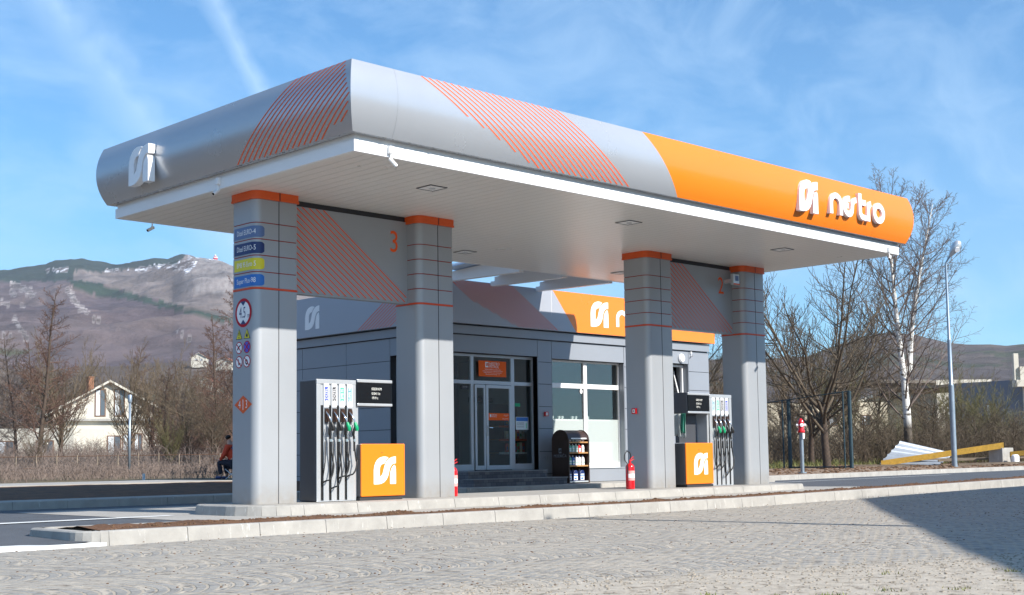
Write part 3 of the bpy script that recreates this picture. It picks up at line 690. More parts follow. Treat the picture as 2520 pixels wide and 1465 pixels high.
# signs on the first pillar
p1 = pillars[0]
names = [('Dizel EURO-4', 'slate', 4.12, 4.21), ('Dizel EURO-5', 'navy', 3.872, 3.96), ('BMB 95 Euro 5', 'yellow', 3.625, 3.71), ('Super Plus-98', 'blue', 3.375, 3.46)]
def wrap(y, z, e=.004):
    "point on pillar skin, s measured from the rear of the left face round the front corner"
    r = .135; s = y
    if s <= .61-r: return (1.40-e, .61-s, z)
    a = (s-(.61-r))/r
    return (1.40+r-(r+e)*math.cos(a), r-(r+e)*math.sin(a), z)
for txt, mk, zc, _ in names:
    mb = MB(); h = .088; s0, s1 = .05, .65; rows = 8
    # pill with a round end towards the corner
    ss = frange(s0, s1, .02)+[s1+h*math.sin(R_(a)) for a in range(10, 91, 10)]
    hh = [h]*len(frange(s0, s1, .02))+[h*math.cos(R_(a)) for a in range(10, 91, 10)]
    for i in range(len(ss)-1):
        mb.quad([wrap(ss[i], zc-hh[i]), wrap(ss[i+1], zc-hh[i+1]), wrap(ss[i+1], zc+hh[i+1]), wrap(ss[i], zc+hh[i])])
    o = mb.build('fuel_name_plate', MT[mk], p1); o['label'] = 'rounded plate reading '+txt
    v, f = font_mesh(txt, .098, 'LEFT'); mb = MB(); sc = .46/max(1e-3, max(q[0] for q in v))
    mb.v = [wrap(.12+x*sc, zc+y*1.15, .006) for x, y, z in v]; mb.f = [tuple(q) for q in f]; mb.m = [0]*len(f)
    mb.build('lettering', MT['whiteg'], o)
fl = left(1.40, 0, 0)   # a = -y
def ring_sign(y, z, r, rw, fill='whiteg', edge='trim'):
    mb = MB(); mb.disc(fl, -y, z, r, .002, 0); mb.disc(fl, -y, z, r-rw, .004, 1); o = mb.build('round_sign', [MT['signred'], MT[fill]], p1); return o
o = ring_sign(.31, 2.895, .222, .046); mb = MB()
mb.text(left(1.40, .33, 2.89), '4.5', .24, .006, sx=.62); mb.text(left(1.40, .165, 2.845), 'm', .11, .006, sx=.7)
mb.flat(fl, [(-.31-.075, 3.07), (-.31+.075, 3.07), (-.31, 3.0)], .006); mb.flat(fl, [(-.31-.075, 2.72), (-.31+.075, 2.72), (-.31, 2.79)], .006); mb.build('lettering', MT['navy'], o)
for y, fire in ((.423, 0), (.209, 1)):
    mb = MB(); mb.flat(fl, [(-y-.088, 2.494), (-y+.088, 2.494), (-y, 2.655)], .002, 0); mb.flat(fl, [(-y-.072, 2.503), (-y+.072, 2.503), (-y, 2.637)], .004, 1)
    o = mb.build('warning_triangle', [MT['dark'], MT['yellow']], p1); mb = MB()
    if fire: mb.flat(fl, [(-y-.024, 2.52), (-y+.024, 2.52), (-y+.026, 2.55), (-y+.004, 2.59), (-y-.008, 2.565), (-y-.026, 2.55)], .006)
    else: mb.flat(fl, [(-y-.008, 2.545), (-y+.008, 2.545), (-y+.012, 2.60), (-y-.012, 2.60)], .006); mb.disc(fl, -y, 2.525, .011, .006)
    mb.build('symbol', MT['dark'], o)
for i, (y, z) in enumerate(((.425, 2.365), (.21, 2.368), (.425, 2.148), (.21, 2.15))):
    o = ring_sign(y, z, .094, .015, 'labelblue' if i == 1 else 'whiteg'); mb = MB()
    if i == 0: mb.flat(fl, [(-y-.05, z-.03), (-y-.02, z-.035), (-y+.0, z-.0), (-y+.055, z+.035), (-y+.045, z+.05), (-y-.03, z+.01)], .006, 1)
    if i == 2: mb.flat(fl, [(-y-.01, z-.05), (-y+.05, z-.03), (-y+.045, z-.015), (-y+.005, z-.03), (-y-.005, z+.05), (-y-.02, z+.05)], .006, 1)
    if i == 3: mb.ribbon(fl, arcp(-y-.01, z-.005, .028, .03, 0, 345, 14), .014, .004, .006, 1, closed=True); mb.flat(fl, [(-y-.005, z-.06), (-y+.015, z-.06), (-y+.02, z-.035), (-y-.01, z-.035)], .006, 1)
    w_ = .0075
    mb.ribbon(fl, [(-y-.058, z+.058), (-y+.058, z-.058)], w_*2, .006, .0075, 0)
    if i == 1: mb.ribbon(fl, [(-y-.058, z-.058), (-y+.058, z+.058)], w_*2, .006, .0082, 0)
    mb.build('symbol', [MT['signred'], MT['dark']], o)
mb = MB(); mb.flat(fl, [(-.307-.236, 1.498), (-.307, 1.36), (-.307+.236, 1.498), (-.307, 1.637)], .003); o = mb.build('bay_diamond', MT['orange2'], p1)
mb = MB(); mb.text(left(1.40, .40, 1.497), '4', .17, .005, sx=.72); mb.text(left(1.40, .215, 1.497), '3', .17, .005, sx=.72); mb.flat(fl, [(-.314, 1.42), (-.300, 1.42), (-.300, 1.575), (-.314, 1.575)], .005); mb.build('lettering', MT['whiteg'], o)

# ---------------- shop building ----------------
WX0, WX1, WY, WYB = 10.60, 20.86, 6.21, 14.6
shop = thing('shop_building', 'low grey clad petrol station shop with silver and orange fascia behind the pumps', 'building', (15.7, 10, 0))
ZJ = [0.004, .236, .793, 1.361, 1.910, 2.473, 3.026, 3.572]
mb = MB(); g = .007; back = MB()
def panels(fr, xs, zs, m=0):
    for i in range(len(xs)-1):
        for j in range(len(zs)-1):
            mb.prism(fr, [(xs[i]+g, zs[j]+g), (xs[i+1]-g, zs[j]+g), (xs[i+1]-g, zs[j+1]-g), (xs[i]+g, zs[j+1]-g)], -.02, 0, m)
ff = front(0, WY, 0); fs = left(WX0, 0, 0)
panels(ff, [WX0, 11.0], [0, 3.143]); panels(ff, [WX0, 13.83], [3.15, 3.572])
panels(ff, [13.83, 14.34], ZJ); panels(ff, [14.34, 17.13], [3.125, 3.572]); panels(ff, [14.34, 17.13], [.004, .345])
panels(ff, [17.13, 17.9], ZJ); panels(ff, [17.9, 18.9], ZJ); panels(ff, [18.9, 19.92], [3.205, 3.572]); panels(ff, [18.9, 19.92], [.004, .793, 1.361, 1.95]); panels(ff, [19.92, WX1], [0.004, .793, 1.361, 1.91, 2.473, 3.0, 3.572])
for q in ([-8.06, -6.72],): panels(fs, q, [3.143, 3.572]); panels(fs, q, [.004, .345])
panels(fs, [-6.72, -WY], [0, 3.143]); panels(fs, [-6.72, -WY], [3.15, 3.572])
panels(fs, [-WYB, -13.5, -11.675, -9.80, -8.06], ZJ)
# backing behind the joints (dark) with the openings left free
d0, d1 = WY+.02, WY+.22
for a, b_, z0, z1 in ((WX0+.02, 11.0, 0, 3.57), (11.0, 13.83, 3.15, 3.57), (13.83, 14.34, 0, 3.57), (14.34, 17.13, 3.125, 3.57), (14.34, 17.13, 0, .345), (17.13, 18.9, 0, 3.57), (18.9, 19.92, 3.205, 3.57), (18.9, 19.92, 0, 1.95), (19.92, WX1-.01, 0, 3.57)):
    mb.box(a, b_, d0, d1, z0, z1, 1)
for a, b_, z0, z1 in ((WY+.22, 6.72, 0, 3.57), (6.72, 8.06, 3.15, 3.57), (6.72, 8.06, 0, .345), (8.06, WYB, 0, 3.57)):
    mb.box(WX0+.02, WX0+.22, a, b_, z0, z1, 1)
mb.box(WX1-.2, WX1-.01, d1, WYB, 0, 3.57, 1); mb.box(WX0+.22, WX1-.2, WYB-.2, WYB, 0, 3.57, 1)
wall = mb.build('wall', [MT['clad'], MT['dark']], shop)
# pale reveals and pilaster sides
for xa_, xb_, z0_, z1_ in ((13.83, 13.85, .35, 3.14), (10.98, 11.0, .35, 3.14), (17.112, 17.128, .35, 3.1), (14.342, 14.348, .35, 3.1), (19.90, 19.918, 1.95, 3.2)): mb = MB(); mb.box(xa_, xb_, WY+.001, WY+.42, z0_, z1_); mb.build('reveal', MT['clad'], shop)
# band under the fascia
mb = MB(); mb.box(WX0-.05, WX1-.03, WY-.06, WY+.2, 3.59, 3.79); mb.box(WX0-.05, WX0+.2, WY+.2, WYB, 3.59, 3.79); mb.build('cornice_band', MT['clad'], shop)
mb = MB(); mb.box(WX0, WX1-.06, WY-.01, WY+.2, 3.572, 3.59); mb.box(WX0, WX0+.2, WY+.2, WYB, 3.572, 3.59); mb.build('shadow_gap', MT['dark'], shop)
# fascia box
FX0, FX1, FY, FZ0, FZ1 = 10.42, 20.96, 6.05, 3.825, 4.845
mb = MB(); fb = front(0, FY, 0)
obx = lambda z: 15.10+(14.25-15.10)*(z-FZ0)/(FZ1-FZ0)
mb.quad([(FX0, FY, FZ0), (obx(FZ0), FY, FZ0), (obx(FZ1), FY, FZ1), (FX0, FY, FZ1)], 0)
mb.quad([(obx(FZ0), FY, FZ0), (FX1, FY, FZ0), (FX1, FY, FZ1), (obx(FZ1), FY, FZ1)], 1)
mb.quad([(FX0, WYB+.1, FZ0), (FX0, FY, FZ0), (FX0, FY, FZ1), (FX0, WYB+.1, FZ1)], 0)
mb.quad([(FX1, FY, FZ0), (FX1, WYB+.1, FZ0), (FX1, WYB+.1, FZ1), (FX1, FY, FZ1)], 1)
mb.quad([(FX0, FY, FZ0), (FX0, WYB+.1, FZ0), (FX1, WYB+.1, FZ0), (FX1, FY, FZ0)], 0)
mb.quad([(FX1, WYB+.1, FZ0), (FX0, WYB+.1, FZ0), (FX0, WYB+.1, FZ1), (FX1, WYB+.1, FZ1)], 0)
mb.quad([(FX0, FY, FZ1), (FX1, FY, FZ1), (FX1, WYB+.1, FZ1), (FX0, WYB+.1, FZ1)], 2)
fas2 = mb.build('fascia', [MT['fasciaf'], MT['orange'], MT['grey']], shop)
mb = MB(); fr = front(0, FY, 0); bcut = [4.336, 4.225, 4.116, 4.002, 3.89]
for k in range(16):
    zt2 = FZ1-.01; xbk = 13.09+.132*(k-5); zb2 = FZ0+.01 if k >= 5 else bcut[k]+.01
    sl = 1.63; x_at = lambda z: xbk-sl*(z-FZ0)
    mb.flat(fr, [(x_at(zb2)-.018, zb2), (x_at(zb2)+.018, zb2), (x_at(zt2)+.018, zt2), (x_at(zt2)-.018, zt2)], .003)
fr = left(FX0, 0, 0)
for k in range(14):
    yb = 9.10-.137*k; zb2 = FZ0+.01 if k < 10 else FZ0+.07+.075*(k-10); zt2 = FZ1-.01
    y_at = lambda z: yb-1.69*(z-FZ0)
    if y_at(zt2) < FY+.03: zt2 = FZ0+(yb-FY-.03)/1.69
    mb.flat(fr, [(-y_at(zb2)-.018, zb2), (-y_at(zb2)+.018, zb2), (-y_at(zt2)+.018, zt2), (-y_at(zt2)-.018, zt2)], .003)
mb.build('fascia_stripes', MT['stripe'], shop)
mb = MB(); emblem(mb, front(15.66, FY, 4.01), .67, 0, .006); mb.build('emblem', MT['whiteg'], shop)
mb = MB(); nestro(mb, front(16.66, FY, 4.06), 1.12, 0, .008); mb.build('lettering', MT['whiteg'], shop)
mb = MB(); emblem(mb, left(FX0, 11.30, 4.02), .60, 0, .006); mb.build('emblem', MT['whiteg'], shop)
mb = MB(); mb.box(14.195, 14.203, FY-.003, FY+.0, FZ0+.4, FZ1-.01); mb.build('panel_joint', MT['white'], shop)
# steps in front of the door
steps = thing('entrance_steps', 'two dark tiled steps leading up to the shop door', 'steps', (12.1, 5.6, 0))
mb = MB(); mb.box(10.75, 13.33, 5.47, WY+.02, .0, .325); mb.build('riser', MT['tile'], steps)
mb = MB(); mb.box(10.55, 13.62, 5.08, 5.466, .0, .155); mb.box(10.55, 10.748, 5.47, 6.2, 0, .155); mb.box(13.332, 13.62, 5.47, 6.2, 0, .155); mb.build('riser', MT['tile'], steps)
MT['tread'] = mat('step_tread', (.20, .20, .21), .5, 0, .1, 4)
mb = MB(); mb.box(10.73, 13.35, 5.44, WY+.02, .326, .348); mb.build('tread', MT['tread'], steps); mb = MB(); mb.box(10.53, 13.64, 5.05, 5.436, .156, .175); mb.box(13.352, 13.64, 5.437, 6.2, .156, .175); mb.build('tread', MT['tread'], steps)
# shopfront frames
YFm = 6.41
def frame_part(name, rects, parent, y0=YFm-.03, y1=YFm+.04, m='alu', bevel=.004):
    mb = MB()
    for a, b_, c, d in rects: mb.box(a, b_, y0, y1, c, d)
    return mb.build(name, MT[m], parent, bevel=bevel, seg=1)
wA = frame_part('shop_window', [(11.02, 11.09, .35, 3.14), (11.71, 11.80, .35, 3.14), (13.05, 13.17, .35, 3.14), (13.80, 13.845, .35, 3.14), (11.09, 11.71, 2.42, 2.51), (11.80, 13.05, 2.42, 2.51), (13.17, 13.80, 2.42, 2.51), (11.09, 11.71, 3.08, 3.14), (11.80, 13.05, 3.08, 3.14), (13.17, 13.80, 3.08, 3.14), (11.09, 11.71, .35, .50), (13.17, 13.80, .35, .50)], shop)
mb = MB()
for a, b_, c, d in ((11.09, 11.71, .50, 2.42), (13.17, 13.80, .50, 2.42), (11.09, 11.71, 2.51, 3.08), (11.80, 13.05, 2.51, 3.08), (13.17, 13.80, 2.51, 3.08)): mb.quad([(a, YFm+.01, c), (b_, YFm+.01, c), (b_, YFm+.01, d), (a, YFm+.01, d)])
mb.build('glass_pane', MT['glass'], wA)
for a, b_, nm, fw in ((11.815, 12.155, 'narrow door leaf', .055), (12.175, 13.035, 'main door leaf', .075)):
    d = frame_part('door', [(a, a+fw, .365, 2.405), (b_-fw, b_, .365, 2.405), (a+fw, b_-fw, .365, .47), (a+fw, b_-fw, 2.33, 2.405)], shop, YFm-.065, YFm-.032, bevel=.006); d['label'] = nm
    mb = MB(); mb.quad([(a+fw, YFm-.045, .47), (b_-fw, YFm-.045, .47), (b_-fw, YFm-.045, 2.33), (a+fw, YFm-.045, 2.33)]); mb.build('glass_pane', MT['glass'], d)
    if a > 12:
        mb = MB(); mb.tube([(a+.035, YFm-.065, 1.38), (a+.035, YFm-.11, 1.38), (a+.05, YFm-.12, 1.38), (a+.16, YFm-.12, 1.37)], .011, 8); mb.box(a+.02, a+.05, YFm-.075, YFm-.066, 1.18, 1.42); mb.build('handle', MT['chrome'], d)
mb = MB(); mb.box(11.82, 13.03, YFm-.05, YFm-.02, .35, .362); mb.build('threshold', MT['dark'], shop)
wB = frame_part('shop_window', [(14.35, 14.42, .35, 3.12), (15.71, 15.83, .35, 3.12), (17.08, 17.13, .35, 3.12), (14.42, 15.71, 2.41, 2.53), (15.83, 17.08, 2.41, 2.53), (14.42, 15.71, 3.08, 3.12), (15.83, 17.08, 3.08, 3.12), (14.42, 15.71, .35, .49), (15.83, 17.08, .35, .49)], shop, m='white')
mb = MB()
for a, b_ in ((14.42, 15.71), (15.83, 17.08)):
    for c, d in ((2.53, 3.08), (1.615, 2.41)): mb.quad([(a, YFm+.01, c), (b_, YFm+.01, c), (b_, YFm+.01, d), (a, YFm+.01, d)], 0)
    mb.quad([(a, YFm+.01, .49), (b_, YFm+.01, .49), (b_, YFm+.01, 1.615), (a, YFm+.01, 1.615)], 1)
mb.build('glass_pane', [MT['glass'], MT['frost']], wB)
mb = MB(); mb.box(14.33, 17.15, WY-.03, WY+.19, .346, .362); mb.build('window_sill', MT['alu'], shop)
# side window
mb = MB()
for a, b_, c, d in ((6.74, 6.80, .35, 3.14), (7.40, 7.48, .35, 3.14), (8.00, 8.05, .35, 3.14), (6.80, 7.40, 2.42, 2.5), (7.48, 8.0, 2.42, 2.5), (6.8, 7.4, 3.08, 3.14), (7.48, 8, 3.08, 3.14), (6.8, 7.4, .35, .45), (7.48, 8, .35, .45)): mb.box(10.78, 10.84, a, b_, c, d)
wC = mb.build('shop_window', MT['alu'], shop); mb = MB(); mb.quad([(10.82, 8.0, .4), (10.82, 6.8, .4), (10.82, 6.8, 3.1), (10.82, 8.0, 3.1)]); mb.build('glass_pane', MT['glass'], wC)
# tilted toilet window at the right end
wD = frame_part('shop_window', [(18.92, 18.98, 1.96, 3.19), (19.83, 19.90, 1.96, 3.19), (18.98, 19.83, 1.96, 2.02), (18.98, 19.83, 3.13, 3.19)], shop, m='white'); wD['label'] = 'small window with its sash tilted inwards'
mb = MB(); ft = Fr((19.0, YFm-.0, 2.03), (1, 0, 0), (0, .26, 1)); 
for a, b_, c, d in ((0, .05, 0, 1.05), (.77, .82, 0, 1.05), (.05, .77, 0, .05), (.05, .77, 1.0, 1.05)): mb.prism(ft, [(a, c), (b_, c), (b_, d), (a, d)], -.03, .02)
sh = mb.build('sash', MT['white'], wD); mb = MB(); mb.flat(ft, [(.05, .05), (.77, .05), (.77, 1.0), (.05, 1.0)], 0); mb.build('glass_pane', MT['glass'], sh)
# interior
mb = MB(); mb.box(WX0+.25, WX1-.25, WY+.45, WYB-.25, .30, .345); mb.build('floor', MT['tread'], shop)
mb = MB(); mb.box(WX0+.25, WX1-.25, WY+.23, WYB-.25, 3.2, 3.3); mb.build('ceiling', MT['int'], shop)
mb = MB(); mb.box(11.0, 17.2, 9.4, 9.5, .35, 3.2, 0); mb.box(14.05, 14.15, 6.8, 9.4, .35, 3.2, 1); mb.box(17.2, 17.3, WY+.45, 9.5, .35, 3.2, 1); mb.box(18.6, 18.7, WY+.25, 9.5, .35, 3.2, 0); mb.box(18.7, WX1-.22, 9.4, 9.5, .35, 3.2, 1)
mb.build('partition', [MT['intd'], MT['int']], shop)
# ---------------- stickers and posters on the glass (parts of the shop) ----------------
MT['signo'] = mat('sign_orange', (.90, .13, .012), .6, spec=.2)
mb = MB(); mb.box(11.965, 12.885, YFm-.04, YFm-.032, 2.612, 2.995); o = mb.build('orange_sign', MT['signo'], shop); o['label'] = 'orange sign with the company name above the door'
mb = MB(); f = front(0, YFm-.04, 0)
mb.box(12.18, 12.285, YFm-.043, YFm-.041, 2.835, 2.965, 0); emblem(mb, front(12.205, YFm-.043, 2.868), .072, 0, .002, 1)
mb.text(front(12.315, YFm-.04, 2.925), 'NESTRO', .092, .003, 0, 'LEFT', 1.0); mb.text(front(12.315, YFm-.04, 2.853), 'PETROL', .092, .003, 0, 'LEFT', 1.0)
for s, z, sz in (('"NESTRO PETROL" a.d. Banja Luka', 2.785, .037), ('Kninska Dimitrija 215 lok 4  78000 Banja Luka, RS BiH', 2.745, .030), ('info@nestropetrol.com   www.nestropetrol.com', 2.708, .030), ('Benzinska stanica "Mrkonjic"   02', 2.668, .034)):
    mb.text(front(12.425, YFm-.04, z), s, sz, .003)
mb.build('lettering', [MT['whiteg'], MT['orange2']], o)
mb = MB(); mb.box(12.262, 12.955, YFm-.052, YFm-.048, 1.558, 1.728); o = mb.build('door_sticker', MT['signo'], shop)
mb = MB(); mb.box(12.30, 12.35, YFm-.054, YFm-.053, 1.632, 1.70, 0)
mb.text(front(12.37, YFm-.053, 1.686), 'NESTRO', .045, .002, 0, 'LEFT'); mb.text(front(12.37, YFm-.053, 1.645), 'PETROL', .045, .002, 0, 'LEFT'); mb.text(front(12.85, YFm-.053, 1.685), 'RADNO VRIJEME', .022, .002); mb.text(front(12.85, YFm-.053, 1.66), '00 - 24 h', .022, .002); mb.text(front(12.82, YFm-.053, 1.595), 'nestropetrol.com', .03, .002)
mb.build('lettering', MT['whiteg'], o)
mb = MB(); mb.box(13.22, 13.66, YFm-.012, YFm-.004, 1.335, 1.65, 0); mb.box(13.235, 13.645, YFm-.014, YFm-.0125, 1.545, 1.64, 1); 
for z in (1.505, 1.48, 1.455, 1.42, 1.395): mb.box(13.25, 13.25+.26, YFm-.014, YFm-.0125, z, z+.008, 2)
mb.box(13.57, 13.60, YFm-.014, YFm-.0125, 1.37, 1.50, 3)
o = mb.build('poster', [MT['silver'], MT['blue'], MT['grey'], MT['labelgreen']], shop)
mb = MB(); mb.box(13.20, 13.38, YFm-.012, YFm-.004, 1.905, 1.985); o = mb.build('green_sticker', MT['green'], shop)
mb = MB(); mb.disc(front(0, YFm-.01, 0), 15.63, 2.34, .05, 0, 0, ry=.06); mb.build('round_sticker', MT['whiteg'], shop)
mb = MB(); mb.box(11.42, 11.66, YFm-.012, YFm-.004, 2.29, 2.38); o = mb.build('hours_plate', MT['dark'], shop); mb = MB(); mb.text(front(11.54, YFm-.012, 2.345), 'RADNO VRIJEME', .022, .001); mb.build('lettering', MT['whiteg'], o)
mb = MB(); f = front(0, 6.155, 0); mb.prism(front(0, 6.209, 0), [(19.58+.125*math.cos(R_(a)), 3.36+.125*math.sin(R_(a))) for a in range(0, 360, 15)], 0, .045); mb.prism(front(0, 6.209, 0), [(19.58+.105*math.cos(R_(a)), 3.36+.105*math.sin(R_(a))) for a in range(0, 360, 15)], .046, .07)
o = tag(mb.build('bulkhead_lamp', MT['whiteg'], bevel=.01), 'round white bulkhead lamp on the shop wall above the tilted window', 'lamp')

ORD = ['leftmost', 'second from the left', 'third from the left', 'fourth from the left', 'fifth from the left', 'sixth from the left', 'seventh from the left']
# goods inside the shop
pk_cols = [(.55, .05, .04), (.75, .62, .45), (.10, .22, .45), (.75, .75, .72), (.70, .45, .08), (.12, .35, .15), (.8, .7, .2)]
PK = [mat('packet_colour', c, .4, 0, .2, 12) for c in pk_cols]
shelf = thing('shop_shelf', 'goods shelf standing behind the glass right of the shop door', 'shelf', (13.4, 6.95, .35))
mb = MB(); mb.box(12.95, 13.98, 7.12, 7.16, .35, 2.0); mb.build('back_panel', MT['intd'], shelf)
for z in (.78, 1.11, 1.44): mb = MB(); mb.box(12.95, 13.98, 6.72, 7.12, z-.02, z); mb.box(12.95, 13.98, 6.70, 6.72, z-.045, z+.005, 1); mb.build('shelf_board', [MT['wood'], MT['orange2'] if z != .78 else MT['whiteg']], shelf)
random.seed(31)
cn = ['red', 'tan', 'blue', 'white', 'amber', 'green', 'yellow']
prot = None
for r, z in enumerate((.78, 1.11, 1.44)):
    for i in range(7):
        k = random.randrange(7); w, h = .055, random.uniform(.19, .25) if r != 2 else .15; x = 13.30+.095*i
        if r == 2 and i > 4: continue
        mb = MB(); mb.prism(front(x, 6.79, z), [(-w*.75, 0), (w*.75, 0), (w*.8, h*.5), (w*.7, h), (-w*.7, h), (-w*.8, h*.5)], -.05, 0, 0); mb.prism(front(x, 6.79, z), [(-w*.5, h*.3), (w*.5, h*.3), (w*.5, h*.65), (-w*.5, h*.65)], 0, .002, 1)
        tag(mb.build('snack_packet', [PK[k], PK[(k+2) % 7]]), '%s packet on the %s shelf behind the glass, %s' % (cn[k], ('lowest', 'middle', 'upper')[r], ORD[i]), 'packet', 'packets on the shop shelf')
cm = thing('coffee_machine', 'dark coffee machine on the counter behind the upper shop window', 'coffee machine', (15.5, 8.3, 1.2))
mb = MB(); mb.box(14.5, 16.3, 8.0, 8.7, .35, 1.55); mb.build('counter', MT['intd'], cm)
mb = MB(); mb.box(14.85, 16.05, 8.05, 8.6, 1.552, 1.7); mb.box(14.9, 16.0, 8.2, 8.6, 1.702, 2.1); mb.prism(Fr((14.85, 0, 0), (0, 1, 0), (0, 0, 1)), [(8.05, 2.1), (8.6, 2.1), (8.6, 2.25), (8.25, 2.25), (8.1, 2.2)], -1.2, 0); mb.build('machine_body', MT['intd'], cm, bevel=.02)
mb = MB()
for x in (15.1, 15.3, 15.6, 15.8): mb.tube([(x, 8.1, 1.9), (x, 8.1, 2.05)], .03, 8)
mb.build('spout', MT['chrome'], cm)
for i, x in enumerate((14.75, 15.0, 15.12, 15.5, 15.64, 16.1)):
    mb = MB(); mb.tube([(x, 6.62, 1.62), (x, 6.62, 1.63), (x, 6.62, 1.70)], [.028, .03, .042], 12); mb.tube([(x+.038, 6.62, 1.68), (x+.06, 6.62, 1.66), (x+.035, 6.62, 1.64)], .006, 5)
    tag(mb.build('cup', MT['whiteg']), 'small white cup on the ledge behind the shop window, %s' % ORD[i], 'cup', 'cups behind the shop window')
mb = MB(); mb.box(14.5, 16.9, 6.56, 6.72, 1.585, 1.615); mb.build('window_ledge', MT['white'], shop)
rad = thing('radiator', 'white ribbed radiator behind the frosted lower pane', 'radiator', (16.4, 6.6, .45))
mb = MB()
for i in range(14): mb.box(15.9+i*.075, 15.96+i*.075, 6.52, 6.6, .52, 1.0)
mb.build('rib', MT['whiteg'], rad); mb = MB(); mb.box(15.88, 16.95, 6.54, 6.58, .5, .52); mb.box(15.88, 16.95, 6.54, 6.58, 1.0, 1.02); mb.build('header', MT['whiteg'], rad)

# ---------------- fuel dispensers ----------------
def dispenser(x0, mirror, label):
    D = thing('fuel_dispenser', label, 'fuel pump', (x0, -.05, 0), 'fuel dispensers on the island')
    W = 1.72; XX = (lambda a, b_: (x0+W-b_, x0+W-a)) if mirror else (lambda a, b_: (x0+a, x0+b_)); xc = (lambda a: x0+W-a) if mirror else (lambda a: x0+a); Y0 = -.05
    def bx(mb, a, b_, y0, y1, z0, z1, m=0): p, q = XX(a, b_); mb.box(p, q, Y0+y0, Y0+y1, z0, z1, m)
    mb = MB(); bx(mb, 0, .765, .03, .46, .005, 1.90); mb.build('nozzle_cabinet', MT['grey'], D, bevel=.02)
    mb = MB(); bx(mb, .075, .60, .022, .029, .04, 1.85, 0); bx(mb, .07, .60, .018, .0215, 1.50, 1.85, 1); mb.build('slot_recess', [MT['black'], MT['silver']], D)
    mb = MB()
    for a, b_ in ((0, .078), (.132, .235), (.284, .386), (.434, .54), (.588, .765)): bx(mb, a, b_, 0, .017, .02, 1.83)
    bx(mb, 0, .765, -.004, .029, 1.832, 1.905); bx(mb, 0, .765, .0, .017, .005, .0195); mb.build('front_frame', MT['silver'], D, bevel=.006)
    labs = [('DIZEL', 'labelblue'), ('DIZEL', 'dark'), ('BMB 95', 'labelgreen'), ('SUPER 98', 'labelteal')]
    for i, (t, mk) in enumerate(labs):
        xa = .134+.152*i; p, q = XX(xa, xa+.098); mb = MB(); mb.box(p, q, Y0-.006, Y0-.001, 1.475, 1.835, 0); mb.box(p+.012, q-.012, Y0-.009, Y0-.0065, 1.55, 1.785, 1)
        mb.flat(front(0, Y0-.009, 0), [(p+.014, 1.55), (q-.014, 1.55), ((p+q)/2+.014, 1.575), ((p+q)/2-.014, 1.575)], .0015, 0)
        mb.text(Fr(((p+q)/2, Y0-.009, 1.68), (0, 0, 1), (-1, 0, 0)), t, .072, .002, 0, sx=.95 if i < 2 else .7)
        lb = mb.build('fuel_label', [MT['whiteg'], MT[mk]], D)
        pc = (p+q)/2
        mb = MB(); mb.box(p+.008, q-.008, Y0-.003, Y0-.0005, 1.20, 1.455); mb.prism(front(pc, Y0-.003, 1.36), [(-.032, -.12), (.032, -.12), (.036, .04), (.02, .085), (-.02, .085), (-.036, .04)], 0, .03, 1); mb.build('nozzle_holder', [MT['grey'], MT['brown']], D)
        green = i >= 2; sgn = 1
        N = MB(); N.tube([(pc-.02, Y0-.02, 1.40), (pc-.012, Y0-.075, 1.345), (pc+.012, Y0-.10, 1.27), (pc+.028, Y0-.105, 1.21)], .0115, 8)
        nz = N.build('nozzle', MT['chrome'], D, autosm=50)
        N = MB(); N.tube([(pc+.024, Y0-.105, 1.235), (pc+.034, Y0-.11, 1.19), (pc+.048, Y0-.115, 1.135), (pc+.052, Y0-.115, 1.10)], [.020, .033, .038, .026], 10); N.build('splash_guard', MT['green' if green else 'black'], nz, autosm=50)
        N = MB(); N.tube([(pc+.03, Y0-.112, 1.17), (pc+.005, Y0-.105, 1.12), (pc+.008, Y0-.09, 1.04), (pc+.022, Y0-.085, .97)], [.024, .020, .017, .019], 8); N.tube([(pc-.02, Y0-.10, 1.19), (pc-.032, Y0-.10, 1.12), (pc-.018, Y0-.09, 1.04), (pc+.01, Y0-.085, 1.0)], .006, 6); N.build('grip', MT['black'], nz, autosm=50)
        N = MB(); N.tube([(pc+.022, Y0-.085, .975), (pc+.024, Y0-.085, .93)], .019, 8); N.build('swivel', MT['chrome'], nz)
        drop = (.34, .24, .40, .42)[i]; e = -1 if not mirror else 1
        sx_ = xc(.105+.152*i)
        P = [(pc+.024, Y0-.085, .94), (pc+.03, Y0-.09, .80), (pc+.055, Y0-.10, .62), (pc+.055, Y0-.12, drop+.22), (pc+.02, Y0-.13, drop+.08), (pc-.03, Y0-.12, drop+.005), ((pc-.03+sx_)/2-.01, Y0-.07, drop-.015), (sx_, Y0+.005, drop-.05)]
        Q = []
        for k in range(len(P)-1):
            p0, p1, p2, p3 = (Vector(P[max(0, k-1)]), Vector(P[k]), Vector(P[k+1]), Vector(P[min(len(P)-1, k+2)]))
            for s_ in range(4):
                u = s_/4; Q.append(.5*((2*p1)+(-p0+p2)*u+(2*p0-5*p1+4*p2-p3)*u*u+(-p0+3*p1-3*p2+p3)*u**3))
        Q.append(Vector(P[-1])); mb = MB(); mb.tube(Q, .0125, 8); mb.tube([P[0], (P[0][0]+.002, P[0][1], .78)], .017, 8)
        mb.tube([(sx_-.0, Y0+.004, drop-.06), (pc-.045, Y0-.03, .62), (pc-.03, Y0-.03, .95)], .008, 6); mb.build('hose', MT['black'], D, autosm=60)
    # display head
    mb = MB(); bx(mb, .785, 1.50, .01, .46, 1.50, 1.93); mb.build('display_head', MT['grey'], D, bevel=.012)
    mb = MB(); bx(mb, .79, 1.495, -.012, .009, 1.545, 1.875, 0); mb.build('display', MT['screen'], D, bevel=.004)
